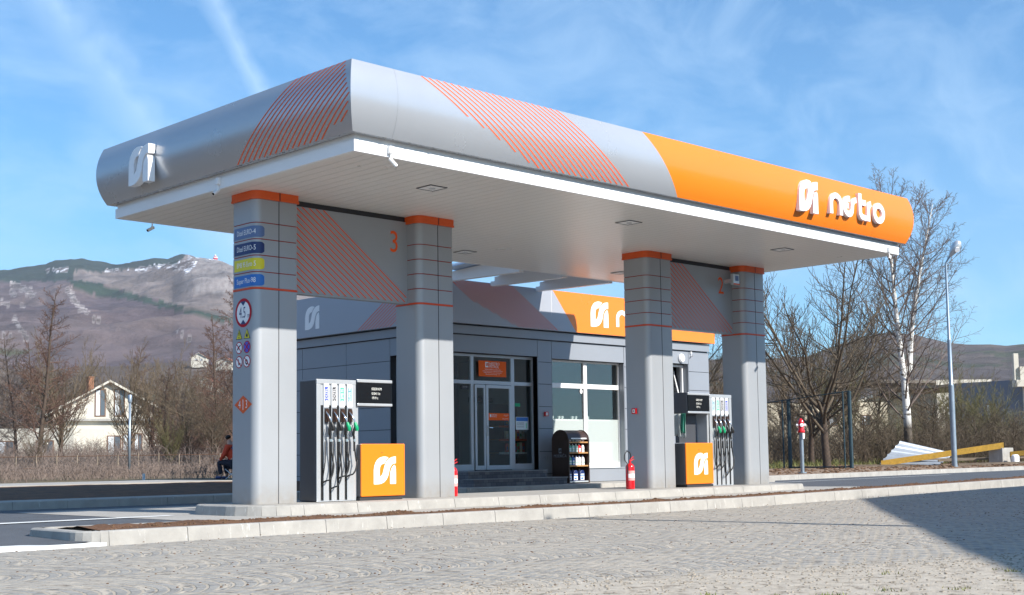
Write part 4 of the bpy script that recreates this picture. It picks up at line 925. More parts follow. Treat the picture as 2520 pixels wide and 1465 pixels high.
    mb = MB(); bx(mb, .785, 1.50, -.018, .012, 1.876, 1.925); bx(mb, .785, 1.50, -.018, .012, 1.50, 1.543); mb.build('display_rim', MT['silver'], D, bevel=.008)
    dsp = MB(); cx = (XX(.785, 1.5)[0]+XX(.785, 1.5)[1])/2+(.02 if not mirror else 0)
    for t, z in (('02030 KM', 1.775), ('01041 lit', 1.70), ('1919 c', 1.63)): dsp.text(front(cx-.09, Y0-.012, z), t, .058, .002, 0, 'LEFT', .85)
    dsp.build('digits', MT['digit'], D)
    mb = MB(); bx(mb, .768, .83, .03, .42, .06, 1.50); mb.build('column', MT['silver'], D)
    if mirror: 
        mb = MB(); bx(mb, .83, 1.42, .30, .40, .9, 1.5); mb.build('rear_panel', MT['grey'], D)
    mb = MB(); bx(mb, .80, 1.70, -.05, .42, .055, .89); mb.build('pump_housing', MT['grey'], D, bevel=.012)
    mb = MB(); bx(mb, .80, 1.70, -.085, -.052, .06, .895); cvr = mb.build('cover', MT['orange'], D, bevel=.014, seg=3)
    p, q = XX(.80, 1.70); mb = MB(); emblem(mb, front((p+q)/2-.20, Y0-.085, .25), .44, 0, .004); mb.tube([((p+q)/2-.03, Y0-.085, .755), ((p+q)/2-.03, Y0-.09, .755)], .008, 8, 1); mb.build('emblem', [MT['whiteg'], MT['dark']], cvr)
    mb = MB(); bx(mb, .79, 1.66, -.06, .42, .0, .05); mb.build('plinth', MT['dark'], D)
    return D
dispenser(2.50, False, 'fuel pump between the first and second pillar, its hoses left of the display')
dispenser(11.56, True, 'fuel pump between the two far pillars, its hoses right of the display')
# wiping cloths hung under the display of the far pump
def cloth(pts_top, zt_, zb2, y0, y1, x, m, name, label, seed):
    random.seed(seed); mb = MB(); n = 18; rows = 7; b = len(mb.v)
    for j in range(rows+1):
        v = j/rows
        for i in range(n+1):
            u = i/n; y = y0+(y1-y0)*(u*(1+.15*v)-.07*v); mb.v.append((x-.015-.05*v*math.sin(PI*u)-.018*math.sin(u*19+v*1.5)*(.3+v), y, zt_+(zb2-zt_)*v-.03*math.sin(u*9)*v))
    for j in range(rows):
        for i in range(n):
            a = b+j*(n+1)+i; mb.f.append((a, a+1, a+n+2, a+n+1)); mb.m.append(0)
    o = mb.build(name, m, smooth=True); md = o.modifiers.new('thick', 'SOLIDIFY'); md.thickness = .006; return tag(o, label, 'cloth')
MT['clothg'] = mat('cloth_grey', (.42, .45, .44), .9, 0, .2, 5); MT['clothgreen'] = mat('cloth_green', (.02, .16, .11), .9, 0, .2, 5)
cloth(None, 1.495, 1.02, -.02, .36, 11.74, MT['clothg'], 'wiping_cloth', 'grey cloth hanging under the display of the far pump', 1)
cloth(None, 1.495, 1.12, -.06, .05, 11.70, MT['clothgreen'], 'wiping_cloth', 'narrow dark green cloth hanging beside the grey one at the far pump', 2)
# extinguishers
def extinguisher(x, y, label):
    E = thing('fire_extinguisher', label, 'fire extinguisher', (x, y, 0), 'fire extinguishers by the pillars')
    mb = MB(); r = .088; mb.tube([(x, y, .0), (x, y, .012), (x, y, .03), (x, y, .43), (x, y, .47), (x, y, .495), (x, y, .505)], [r*.9, r, r*1.0, r, r*.85, r*.5, r*.3], 24); mb.build('cylinder', MT['red'], E, autosm=40)
    mb = MB(); n = 10; rr = r+.0015
    for i in range(n):
        a0, a1 = R_(198+14*i), R_(198+14*(i+1)); 
        for z0, z1, m in ((.17, .22, 1), (.222, .30, 0), (.302, .36, 1)):
            mb.quad([(x+rr*math.cos(a0), y+rr*math.sin(a0), z0), (x+rr*math.cos(a1), y+rr*math.sin(a1), z0), (x+rr*math.cos(a1), y+rr*math.sin(a1), z1), (x+rr*math.cos(a0), y+rr*math.sin(a0), z1)], m)
    mb.build('label_sticker', [MT['whiteg'], mat('label_pink', (.75, .35, .33), .5)], E)
    mb = MB(); mb.tube([(x, y, .50), (x, y, .56)], .022, 10); mb.tube([(x-.01, y, .555), (x+.02, y-.01, .59), (x+.085, y-.02, .635)], .010, 6); mb.tube([(x-.0, y, .545), (x+.04, y-.01, .56), (x+.10, y-.02, .585)], .009, 6); mb.build('valve', MT['red'], E)
    mb = MB(); mb.tube([(x, y, .54)]+[(x-.075+.105*math.cos(R_(a))*.95, y-.01, .62+.115*math.sin(R_(a))) for a in range(20, 215, 12)]+[(x-.115, y-.03, .50), (x-.102, y-.03, .36), (x-.1, y-.03, .30)], .0095, 8); mb.build('hose', MT['black'], E, autosm=60)
    return E
extinguisher(10.20, .18, 'red fire extinguisher with black hose beside the third pillar')
extinguisher(5.50, .16, 'red fire extinguisher mostly hidden behind the right edge of the second pillar')
def callbox(fr, label):
    mb = MB(); mb.prism(fr, [(-.055, -.055), (.055, -.055), (.055, .055), (-.055, .055)], 0, .05, 0); mb.prism(fr, [(-.03, -.035), (.03, -.035), (.03, .035), (-.03, .035)], .05, .054, 1); mb.disc(fr, 0, 0, .014, .056, 2)
    return tag(mb.build('alarm_button', [MT['red'], MT['whiteg'], MT['dark']]), label, 'alarm button')
callbox(left(10.637, .38, 1.54), 'red alarm button box on the side of the third pillar')
callbox(front(14.085, WY, 1.725), 'red alarm button box on the grey wall right of the shop door')
mb = MB(); mb.box(14.04, 14.10, WY-.012, WY-.001, .60, .68); mb.box(14.13, 14.19, WY-.012, WY-.001, .60, .68); tag(mb.build('socket_plate', MT['clad']), 'pair of small grey socket covers low on the shop wall', 'socket')
mt_ = thing('meter_box', 'small white box with blue window hanging on the number two panel', 'box', (13.83, .2, 4.3)); mb = MB(); mb.box(13.58, 13.80, .02, .10, 4.30, 4.54); mb.build('case', MT['silver'], mt_, bevel=.01); mb = MB(); mb.box(13.63, 13.70, .101, .30, 4.36, 4.44); mb.build('bracket', MT['silver'], mt_); mb = MB(); mb.box(13.65, 13.76, .013, .018, 4.39, 4.50, 0); mb.box(13.58, 13.80, .013, .018, 4.305, 4.335, 1); mb.build('window', [MT['slate'], MT['orange2']], mt_)
# security cameras
def seccam(box_fr, aim, label, housing=True):
    C_ = thing('security_camera', label, 'camera', tuple(box_fr.p(0, 0, 0)), 'security cameras')
    mb = MB(); mb.prism(box_fr, [(-.05, -.07), (.05, -.07), (.05, .07), (-.05, .07)], 0, .075); mb.build('junction_box', MT['white'], C_, bevel=.01)
    a = box_fr.p(0, -.07, .04); b_ = box_fr.p(0, -.17, .06); mb = MB(); mb.tube([a, box_fr.p(0, -.13, .04), b_], .014, 8); mb.build('bracket', MT['white'], C_)
    d = Vector(aim).normalized(); c0 = b_-d*.06+Vector((0, 0, -.03)); c1 = b_+d*.13+Vector((0, 0, -.03)); mb = MB(); mb.tube([c0, c1], .036, 14); mb.build('housing', MT['white'], C_, autosm=40); mb = MB(); mb.tube([c1+d*.001, c1+d*.004], .028, 14); mb.build('lens', MT['screen'], C_)
    C_.scale = (.5, .5, .5) if 'tiny' in label else (.76, .76, .76)
seccam(front(1.57, YF, 4.84), (.6, -.3, -.7), 'white camera on the front edge of the canopy near its corner')
seccam(left(X0, .30, 4.86), (-.75, -.2, -.55), 'camera on the shaded left edge of the canopy above the first pillar')
seccam(Fr((1.67, YK, 4.82), (-1, 0, 0), (0, 0, 1)), (-.8, -.1, -.45), 'camera under the rear left corner of the canopy')
seccam(front(14.775, YF, 4.80), (-.8, -.3, -.5), 'white camera at the far right end of the canopy edge')
seccam(front(20.02, WY-.002, 3.53), (-.3, -.9, .1), 'tiny camera on the shop wall right of the round lamp')

# ---------------- oil rack with bottles ----------------
rx0, rx1, ry0, ry1 = 14.095, 14.85, 5.45, 6.02
rk = thing('oil_rack', 'brown arched display rack with motor oil bottles in front of the shop window', 'rack', (14.47, 5.7, 0))
prf = [(ry0, .0), (ry0, 1.08)]+[(ry0+.285+.285*math.cos(R_(a)), 1.06+.26*math.sin(R_(a))) for a in range(165, 10, -15)]+[(ry1, 1.06), (ry1, 0)]
side = Fr((rx0, 0, 0), (0, 1, 0), (0, 0, 1))
for x in (rx0+.03, rx1): mb = MB(); mb.prism(Fr((x, 0, 0), (0, 1, 0), (0, 0, 1)), prf, -.03, 0); mb.build('side_panel', MT['brown'], rk)
mb = MB(); arcpts = prf[1:-1]
for (a, b_), (c, d) in zip(arcpts, arcpts[1:]): mb.quad([(rx0+.031, a, b_-.012), (rx1-.031, a, b_-.012), (rx1-.031, c, d-.012), (rx0+.031, c, d-.012)])
mb.box(rx0+.031, rx1-.031, ry1-.03, ry1-.005, .02, 1.06); mb.build('back_panel', MT['brown'], rk)
for z in (.045, .43, .75, 1.01): mb = MB(); mb.box(rx0+.031, rx1-.031, ry0+.03, ry1-.035, z-.02, z, 0); mb.box(rx0+.031, rx1-.031, ry0+.015, ry0+.029, z-.022, z+.012, 1); mb.build('shelf', [MT['wood'], MT['wood'] if z > .1 else MT['silver']], rk)
mb = MB(); fl2 = left(rx0, 5.74, 0); 
mb.prism(fl2, [(-.045, .74), (.045, .74), (.045, .86), (-.045, .86)], 0, .002, 0); emblem(mb, left(rx0-.002, 5.77, .765), .07, 0, .002, 1); mb.text(left(rx0, 5.74, .67), 'MODRI\u010cA', .10, .003, 0, sx=.95); mb.build('lettering', [MT['clad'], MT['brown']], rk)
mb = MB(); mb.box(rx0+.1, rx1-.1, ry0+.0, ry0+.012, 1.085, 1.115); mb.build('name_strip', MT['whiteg'], rk)
def bottle(kind, col, cap):
    mb = MB()
    if kind == 's':
        B = thing('oil_bottle', 'bottle', 'bottle', (0, 0, 0), 'oil bottles on the rack')
        mb.prism(front(0, -.03, 0), [(-.045, 0), (.045, 0), (.047, .12), (.036, .165), (.012, .185), (-.02, .185), (-.045, .14)], -.06, 0); mb.build('bottle_body', col, B, bevel=.010)
        mb = MB(); mb.tube([(-.004, 0, .186), (-.004, 0, .215)], .015, 10); mb.build('cap', cap, B)
        mb = MB(); mb.flat(front(0, -.0305, 0), [(-.032, .025), (.034, .025), (.034, .11), (-.032, .11)], .001, 0); mb.flat(front(0, -.0305, 0), [(-.032, .06), (.034, .06), (.034, .075), (-.032, .075)], .002, 1); mb.build('label', [MT['whiteg'], MT['labelgreen']], B)
    else:
        B = thing('oil_canister', 'canister', 'canister', (0, 0, 0), 'oil canisters on the rack')
        mb.prism(front(0, -.06, 0), [(-.09, 0), (.09, 0), (.09, .20), (.05, .27), (-.03, .27), (-.09, .21)], -.12, 0); mb.build('canister_body', col, B, bevel=.012)
        mb = MB(); mb.tube([(-.055, 0, .265), (-.055, 0, .30)], .02, 10); mb.build('cap', cap, B)
        mb = MB(); mb.flat(front(0, -.0605, 0), [(-.065, .03), (.065, .03), (.065, .18), (-.065, .18)], .001, 0); mb.flat(front(0, -.0605, 0), [(-.065, .13), (.065, .13), (.065, .16), (-.065, .16)], .002, 1); mb.flat(front(0, -.0605, 0), [(-.05, .05), (.03, .05), (.03, .09), (-.05, .09)], .002, 1); mb.build('label', [MT['whiteg'], MT['blue']], B)
    return B
BC = {'navy': MT['navy'], 'green': mat('bottle_green', (.10, .38, .30), .3), 'mint': mat('bottle_mint', (.40, .70, .62), .3), 'white': MT['whiteg'], 'red': MT['red'], 'blue': MT['blue']}
prots = {k: bottle('s', BC[k], MT['whiteg'] if k != 'white' else MT['slate']) for k in BC}
used = set()
rows = [(1.012, ['navy', 'green', 'mint', 'white', 'white']), (.752, ['green', 'mint', 'mint', 'red', 'white']), (.432, ['green', 'blue', 'white', 'white', 'white'])]
for (z, cs), rn in zip(rows, ('top', 'second', 'third')):
    for i, c in enumerate(cs):
        p = prots[c]; loc = (rx0+.13+.115*i+.02, 5.56+.01*math.sin(i*3), z-.0); sc = (1, 1, 1) if rn != 'third' else (1, 1, 1.15)
        if rn == 'top': sc = (.95, .95, .9)
        if c in used: p = copy_tree(p, scale=sc)
        used.add(c); p.location = loc; p.scale = sc
        p['label'] = '%s oil bottle on the %s shelf of the brown rack, %s' % (c, rn, ORD[i])
cn1 = bottle('c', MT['navy'], MT['dark'])
for i, x in enumerate((rx0+.10, rx0+.32, rx0+.56)):
    c = cn1 if i == 0 else copy_tree(cn1); c.location = (x+.02, 5.60, .047); c['label'] = '%s dark oil canister with blue label on the bottom shelf of the brown rack' % ('leftmost', 'middle', 'rightmost')[i]

# ---------------- street furniture on the right ----------------
hy = at(1967, 42.6, .03); H = thing('fire_hydrant', 'tall post hydrant with red domed head and white caps beyond the road', 'hydrant', tuple(hy))
x, y, z = hy
mb = MB(); mb.tube([(x, y, z), (x, y, z+1.34)], .062, 16); mb.build('stem', MT['galv'], H, autosm=40)
mb = MB(); mb.tube([(x, y, z+1.30), (x, y, z+1.36), (x, y, z+1.42), (x, y, z+1.58), (x, y, z+1.66), (x, y, z+1.72), (x, y, z+1.76)], [.115, .12, .085, .10, .092, .055, .02], 18); mb.build('head', MT['red'], H, autosm=40)
for d in (Vector((-Rh)), Rh, -Fh):
    mb = MB(); c = Vector((x, y, z+1.54)); mb.tube([c+d*.08, c+d*.15], .045 if d != -Fh else .06, 14); mb.tube([c+d*.151, c+d*.16], .025, 10); mb.build('outlet_cap', MT['whiteg'], H)
mb = MB(); mb.box(x-.05-.0, x+.05, y-.09, y-.078, z+1.1, z+1.28); mb.build('plate', MT['whiteg'], H); mb = MB(); mb.tube([(x, y, z-.01), (x, y, z+.03)], .13, 14); mb.build('flange', MT['galv'], H)
lp = at(2340, 51.8, .05); Lm = thing('street_lamp', 'tall galvanised street lamp with tilted head beside the birch', 'street lamp', tuple(lp)); x, y, z = lp
mb = MB(); mb.tube([(x, y, z), (x, y, z+3.2)], .105, 12); mb.build('lower_tube', MT['galv'], Lm, autosm=40); mb = MB(); mb.tube([(x, y, z+3.2), (x, y, z+3.24), (x, y, z+5.0)], [.105, .078, .075], 12); mb.tube([(x, y, z+5.0), (x, y, z+5.04), (x, y, z+8.0)], [.078, .058, .045], 12); mb.build('pole', MT['galv'], Lm, autosm=40)
hd = (Rh*.45-Fh*.25).normalized(); t0 = Vector((x, y, z+8.0)); t1 = t0+hd*.04+Vector((0, 0, .12)); t2 = t0+hd*.16+Vector((0, 0, .30))
mb = MB(); mb.tube([t0, t0+Vector((0, 0, .06)), t1, t2], .035, 10); mb.build('arm', MT['galv'], Lm, autosm=60)
ax = (t2-t1).normalized(); sd_ = Fh.cross(Vector((0, 0, 1))).normalized(); mb = MB()
pr_ = [0, .1, .3, .55, .8, .95, 1.0]; rd = [.05, .08, .13, .17, .16, .11, .03]; mb.tube([t2+ax*(u*.72) for u in pr_], rd, 14); lh = mb.build('lamp_head', MT['silver'], Lm, autosm=60)
mb = MB(); q = ax.cross(Rh).normalized(); q = q if q.z < 0 else -q; cc = t2+ax*.45; mb.tube([cc+(-Fh*.10+Vector((0, 0, -.12))), cc+(-Fh*.18+Vector((0, 0, -.16)))], .10, 12); mb.build('lamp_glass', MT['glass'] if False else MT['whiteg'], lh)
mb = MB(); mb.prism(Fr((x+.1, y, z), (1, 0, 0), (0, 0, 1)), [(0, 0), (.16, 0), (0, .22)], -.02, .02); mb.build('base_fin', MT['galv'], Lm)
# net fence with green posts
MT['postg'] = mat('post_blue_green', (.018, .045, .06), .6, .2, .35, 6)
def netmat():
    m = bpy.data.materials.new('wire_net'); m.use_nodes = True; nt = m.node_tree; nt.nodes.clear(); N = nt.nodes.new; L = nt.links.new
    out = N('ShaderNodeOutputMaterial'); tr = N('ShaderNodeBsdfTransparent'); df = N('ShaderNodeBsdfPrincipled'); df.inputs['Base Color'].default_value = (.12, .13, .12, 1)
    tc = N('ShaderNodeTexCoord'); outv = []
    for s in (1, -1):
        mp = N('ShaderNodeMapping'); mp.inputs['Rotation'].default_value = (0, 0, s*R_(45)); L(tc.outputs['UV'], mp.inputs[0])
        w = N('ShaderNodeTexWave'); w.inputs['Scale'].default_value = 3.3; L(mp.outputs[0], w.inputs['Vector'])
        g_ = N('ShaderNodeMath'); g_.operation = 'GREATER_THAN'; g_.inputs[1].default_value = .985; L(w.outputs['Fac'], g_.inputs[0]); outv.append(g_.outputs[0])
    mxx = N('ShaderNodeMath'); mxx.operation = 'MAXIMUM'; L(outv[0], mxx.inputs[0]); L(outv[1], mxx.inputs[1])
    mx = N('ShaderNodeMixShader'); L(mxx.outputs[0], mx.inputs[0]); L(tr.outputs[0], mx.inputs[1]); L(df.outputs[0], mx.inputs[2]); L(mx.outputs[0], out.inputs[0]); return m
MT['net'] = netmat()
def net(name, P, h0, h1, parent):
    "real wires, criss-cross"
    mb = MB()
    for (a, za), (b_, zb2) in zip(P, P[1:]):
        a = Vector((a.x, a.y, 0)); b_ = Vector((b_.x, b_.y, 0)); Ln = (b_-a).length; d = (b_-a)/Ln; s = .16; w = .004
        k = int((Ln+h1)/s)
        for i in range(-int(h1/s)-1, k+1):
            for sg in (1, -1):
                x0 = i*s if sg > 0 else i*s+h1; x1 = x0+sg*h1; 
                za_, zb_2 = 0, h1
                def cl(x, z): return x, z
                pts = [(x0, 0.0), (x1, h1)]
                # clip to 0..Ln
                (u0, v0), (u1, v1) = pts
                def cut(u0, v0, u1, v1):
                    for lim, hi in ((0, False), (Ln, True)):
                        if (u0 < lim) != (u1 < lim):
                            t = (lim-u0)/(u1-u0); vm = v0+(v1-v0)*t
                            if (u0 < lim) == (not hi): u0, v0 = lim, vm
                            else: u1, v1 = lim, vm
                    return u0, v0, u1, v1
                u0, v0, u1, v1 = cut(u0, v0, u1, v1)
                if min(u0, u1) < -1e-4 or max(u0, u1) > Ln+1e-4 or abs(v1-v0) < .02: continue
                q0 = a+d*u0+Vector((0, 0, za+h0+v0)); q1 = a+d*u1+Vector((0, 0, za+h0+v1)); n = Vector((0, 0, w))
                mb.quad([q0-n, q1-n, q1+n, q0+n])
    return mb.build(name, MT['postg'], parent)
fp = [at(1560+260, 52, .1), at(1938, 50.5, .1), at(2088, 49, .1)]
nf = thing('net_fence', 'tall wire net fence on dark blue green posts beyond the road', 'fence', tuple(fp[1]))
for p, hh in ((fp[1], 2.62), (fp[2], 2.85)):
    for dx, r in ((0, .075), (-.24, .03)):
        q = p+Rh*dx; mb = MB(); mb.tube([(q.x, q.y, p.z), (q.x, q.y, p.z+hh)], r, 8); mb.build('post', MT['postg'], nf)
mb = MB(); mb.tube([fp[0]+Vector((0, 0, 2.45)), fp[1]+Vector((0, 0, 2.62)), fp[2]+Vector((0, 0, 2.85))], .022, 6); mb.tube([fp[1]+Vector((0, 0, .04)), fp[2]+Vector((0, 0, .04))], .03, 6); mb.build('rail', MT['postg'], nf)
net('wire_mesh', [(fp[0], .1), (fp[1], .1), (fp[2], .1)], .05, 2.4, nf)
# building site leftovers by the lamp
MT['beamy'] = mat('formwork_yellow', (.52, .30, .04), .6, 0, .2, 2, stretch=(1, 6, 6))
MT['sheetw'] = mat('sheet_white', (.33, .36, .40), .4, .3, .08, 2); MT['plank'] = mat('old_plank', (.24, .19, .14), .9, 0, .3, 4)
def site(px, d, z): return at(px, d, z)
A = [site(2150, 56, .16), site(2330, 56.2, .16), site(2300, 57.5, .62), site(2205, 57.2, 1.02)]
mb = MB(); n = 5
a0, a1, b1, b0 = site(2158, 56, .20), site(2300, 55.2, .10), site(2340, 58, .55), site(2210, 57.4, 1.12)
for i in range(n):
    u0, u1 = i/n, (i+1)/n; z_ = .0
    for (ua, ub, dz0, dz1) in ((u0, u0+.65/n, 0, .0), (u0+.65/n, u0+.72/n, 0, .05), (u0+.72/n, u0+.9/n, .05, .05), (u0+.9/n, u1, .05, 0)):
        P = [a0.lerp(b0, ua)+Vector((0, 0, dz0)), a1.lerp(b1, ua)+Vector((0, 0, dz0)), a1.lerp(b1, ub)+Vector((0, 0, dz1)), a0.lerp(b0, ub)+Vector((0, 0, dz1))]
        mb.quad(P)
o = tag(mb.build('metal_sheet', MT['sheetw']), 'pale ribbed metal sheet leaning behind the birch trunk', 'metal sheet'); o.modifiers.new('t', 'SOLIDIFY').thickness = .02
def beam(name, p, q, w, h, m, label, cat='beam', group=None):
    p, q = Vector(p), Vector(q); d = (q-p).normalized(); s = d.cross(Vector((0, 0, 1))).normalized()*w/2; u = Vector((0, 0, h/2)); mb = MB()
    P = [p-s-u, p+s-u, p+s+u, p-s+u]; Q = [x_+(q-p) for x_ in P]; mb.quad(P[::-1]); mb.quad(Q)
    for i in range(4): mb.quad([P[i], P[(i+1) % 4], Q[(i+1) % 4], Q[i]])
    return tag(mb.build(name, m), label, cat, group)
beam('formwork_beam', site(2160, 55, .20), site(2462, 54.0, .88), .08, .24, MT['beamy'], 'long yellow formwork beam lying tilted behind the street lamp')
beam('formwork_beam', site(2478, 54.4, .52), site(2600, 53.5, .66), .08, .20, MT['beamy'], 'short yellow beam lying at the right edge of the photo')
for i, (a, b_, z1, z2, d_) in enumerate(((2190, 2440, .33, .36, 56), (2300, 2560, .28, .40, 55.2), (2090, 2230, .16, .14, 52), (2350, 2520, .14, .20, 52.5))):
    beam('plank', site(a, d_, z1), site(b_, d_-.6, z2), .2, .07, MT['plank'], ('dark plank lying under the yellow beam', 'lower dark plank reaching to the right edge', 'weathered plank left of the birch foot', 'pale plank on the soil right of the lamp foot')[i], 'plank')
bk = thing('concrete_block', 'grey concrete block propping up the yellow beam', 'block', tuple(site(2455, 54.5, .1))); c = site(2455, 54.5, .1); mb = MB(); mb.box(c.x-.5, c.x+.5, c.y-.3, c.y+.3, .15, .78); mb.build('block', MT['kerb'], bk, bevel=.02)
c2 = site(2478, 54, .1); mb = MB(); mb.box(c2.x-.22, c2.x+.2, c2.y-.3, c2.y-.1, .12, .5); tag(mb.build('sack', MT['white'], bevel=.08, seg=3), 'white sack beside the grey block', 'sack')

# utility pole beyond the right edge that throws the thin shadow
up = thing('utility_pole', 'wooden utility pole standing right of the view on the cobbled side', 'pole', (5.3, -13.2, -.25))
mb = MB(); mb.tube([(5.3, -13.2, -.3), (6.05, -13.0, 6.7)], [.12, .085], 12); mb.build('shaft', MT['plank'], up, smooth=True); mb = MB(); mb.tube([(5.65, -13.05, 6.35), (6.4, -12.95, 6.3)], .04, 6); mb.build('crossarm', MT['plank'], up)
nh = thing('neighbour_house', 'plain rendered house outside the right edge whose shadow falls on the cobbles', 'house', (20, -20, -.25))
MT['render'] = mat('render_wall', (.55, .50, .42), .9, 0, .08, 1)
mb = MB(); mb.prism(UP, [(15.0, -14.6), (36, -14.5), (36, -34), (1.1, -34), (1.1, -24.2)], -.4, 7.6); mb.build('wall', MT['render'], nh)
mb = MB(); mb.prism(UP, [(14.9, -14.5), (36.1, -14.4), (36.1, -34.1), (1.0, -34.1), (1.0, -24.1)], 7.602, 7.78); mb.build('roof', MT['brown'], nh)
for x in (17, 21, 25, 29):
    for z in (1, 4): mb = MB(); mb.box(x, x+1.2, -14.66, -14.56, z, z+1.4); mb.build('window', MT['screen'], nh)
# ---------------- houses beyond ----------------
MT['rwhite'] = mat('render_white', (.57, .53, .45), .9, 0, .07, 1.5); MT['rooft'] = mat('roof_tiles', (.24, .085, .05), .85, 0, .3, 5, bump=.6, bscale=12); MT['brick'] = mat('chimney_brick', (.30, .14, .08), .9, 0, .2, 8)
MT['winglass'] = mat('dark_window', (.10, .12, .14), .15); MT['framew'] = mat('frame_brown', (.16, .08, .045), .6); MT['curtain'] = mat('curtain', (.55, .58, .60), .8, 0, .15, 9)
def house(name, label, px, d, w, dep, z0, ze, zp, rot, wins, roofm='rooft', wallm='rwhite', ov=.9, chim=None, slab=None, cat='house', along=False, ovf=.7):
    c = at(px, d, z0); H = thing(name, label, cat, tuple(c))
    ang = R_(rot); u = Rh*math.cos(ang)+Fh*math.sin(ang); fr = Fr(c, u, (0, 0, 1))     # n points back to the viewer
    e, p = ze-z0, zp-z0
    if not along:
        mb = MB(); mb.prism(fr, [(-w/2, 0), (w/2, 0), (w/2, e), (0, p-.1), (-w/2, e)], -dep, 0); mb.build('wall', MT[wallm], H)
        mb = MB(); sl = (p-e)/(w/2); t = .22
        for s in (-1, 1):
            mb.prism(fr, [(0, p), (s*(w/2+ov), p-sl*(w/2+ov)), (s*(w/2+ov), p-sl*(w/2+ov)-t), (0, p-t)], -dep-ov, ovf, 0)
        rf = mb.build('roof', MT[roofm], H)
        mb = MB()
        for s in (-1, 1): mb.prism(fr, [(0, p+.02), (s*(w/2+ov), p+.02-sl*(w/2+ov)), (s*(w/2+ov), p-.2-sl*(w/2+ov)), (0, p-.2)], ovf+.002, ovf+.08)
        mb.build('verge_board', MT['rwhite'], rf)
    else:
        mb = MB(); mb.prism(fr, [(-w/2, 0), (w/2, 0), (w/2, e), (-w/2, e)], -dep, 0); mb.build('wall', MT[wallm], H)
        sd2 = Fr(c-u*(w/2+ov), -fr.n, (0, 0, 1)); mb = MB(); P = [(-ov, e-.05), (dep/2, p), (dep+ov, e-.05), (dep+ov, e-.25), (dep/2, p-.22), (-ov, e-.25)]
        mb.prism(sd2, P, -(w+2*ov), 0)
        # extrude towards +u
        rf = mb.build('roof', MT[roofm], H)
    if chim: mb = MB(); q = fr.p(chim, p-.9, -dep*.5); mb.box(q.x-.27, q.x+.27, q.y-.27, q.y+.27, q.z, q.z+1.45); mb.box(q.x-.33, q.x+.33, q.y-.33, q.y+.33, q.z+1.45, q.z+1.53); mb.build('chimney', MT['brick'], rf)
    if slab: mb = MB(); mb.prism(fr, [(-w/2-.1, slab-.12), (w/2+.4, slab-.12), (w/2+.4, slab+.1), (-w/2-.1, slab+.1)], 0, .5); mb.build('balcony_slab', MT['kerb'], H)
    for a, b_, ww, hh in wins:
        mb = MB(); mb.prism(fr, [(a, b_), (a+ww, b_), (a+ww, b_+hh), (a, b_+hh)], .0, .05); wn = mb.build('window', MT['framew'], H)
        mb = MB(); mb.prism(fr, [(a+.1, b_+.1), (a+ww/2-.03, b_+.1), (a+ww/2-.03, b_+hh-.1), (a+.1, b_+hh-.1)], .051, .06); mb.prism(fr, [(a+ww/2+.03, b_+.1), (a+ww-.1, b_+.1), (a+ww-.1, b_+hh-.1), (a+ww/2+.03, b_+hh-.1)], .051, .06, 1); mb.build('pane', [MT['curtain'], MT['winglass']], wn)
    return H
Z0 = -1.2
house('white_house', 'white two storey house with gable and brown framed windows behind the bare trees', 268, 125, 10.0, 10, Z0, 5.75, 8.55, 20,
      [(-1.35, 6.3, 1.0, 2.6), (.75-.35, 6.3, 1.0, 2.6), (-2.9, 2.6, 2.2, 2.2), (-.2, 1.6, 1.3, 2.9), (1.2, 3.0, 1.0, 1.7), (2.25, 3.0, .8, 1.7), (-3, -.2, 1.1, 1.3), (1.3, -.2, 1.1, 1.3)], chim=-1.6, slab=6.0, ov=1.1, ovf=.5)
house('red_roof_house', 'low white house with long red tiled roof at the left edge', 20, 118, 12, 9, Z0, 3.9, 6.9, -4, [(-1, 2.6, 1.6, 1.4), (2.6, 2.6, 1.6, 1.4)], along=True)
house('shed', 'small pale shed with dark door seen between trees left of the first pillar', 530, 90, 3, 3, -.6, 1.6, 2.3, 10, [(-.4, .3, .8, 1.3)], ov=.3)
# buildings on the right
MT['stone'] = mat('pale_wall', (.68, .60, .45), .9, 0, .15, .5); MT['bgrey'] = mat('blue_grey_wall', (.16, .19, .24), .8, 0, .08, .5); MT['rgrey'] = mat('roof_grey', (.20, .17, .14), .9, 0, .2, 1)
house('warehouse', 'long pale warehouse wall with grey brown roof behind the hydrant', 1990, 105, 13, 9, -.8, 4.7, 5.2, 8, [(-4.5, 3.6, .9, .9), (-1.5, 3.6, .9, .9), (1.5, 3.6, .9, .9), (4.2, 3.6, .9, .9)], along=True, roofm='rgrey', wallm='stone', ov=.4, cat='warehouse')
house('lean_to', 'low pale lean-to wall with dark roof in front of the warehouse', 1945, 80, 9, 4, -.6, 2.3, 3.1, 14, [(-3, .5, .8, .9)], along=True, roofm='rgrey', wallm='stone', ov=.3, cat='shed')
house('pale_building', 'pale cream wall glimpsed through branches left of the birch', 2170, 110, 7, 9, -.8, 4.5, 5.8, -6, [(-1, 2.2, 1.2, 1.2)], roofm='rgrey', wallm='stone', ov=.3)
house('white_block', 'white flat fronted building behind the street lamp', 2372, 120, 5.2, 8, -1, 7.2, 7.5, 4, [(-1.8, 4.4, 1, 1.6)], along=True, roofm='rgrey', wallm='rwhite', ov=.1)
bb = house('grey_hall', 'blue grey hall with narrow window at the right edge', 2480, 100, 9, 9, -1, 6.0, 6.2, -50, [(-1.9, 3.4, .8, 1.9)], along=True, roofm='rgrey', wallm='bgrey', ov=.05, cat='building')
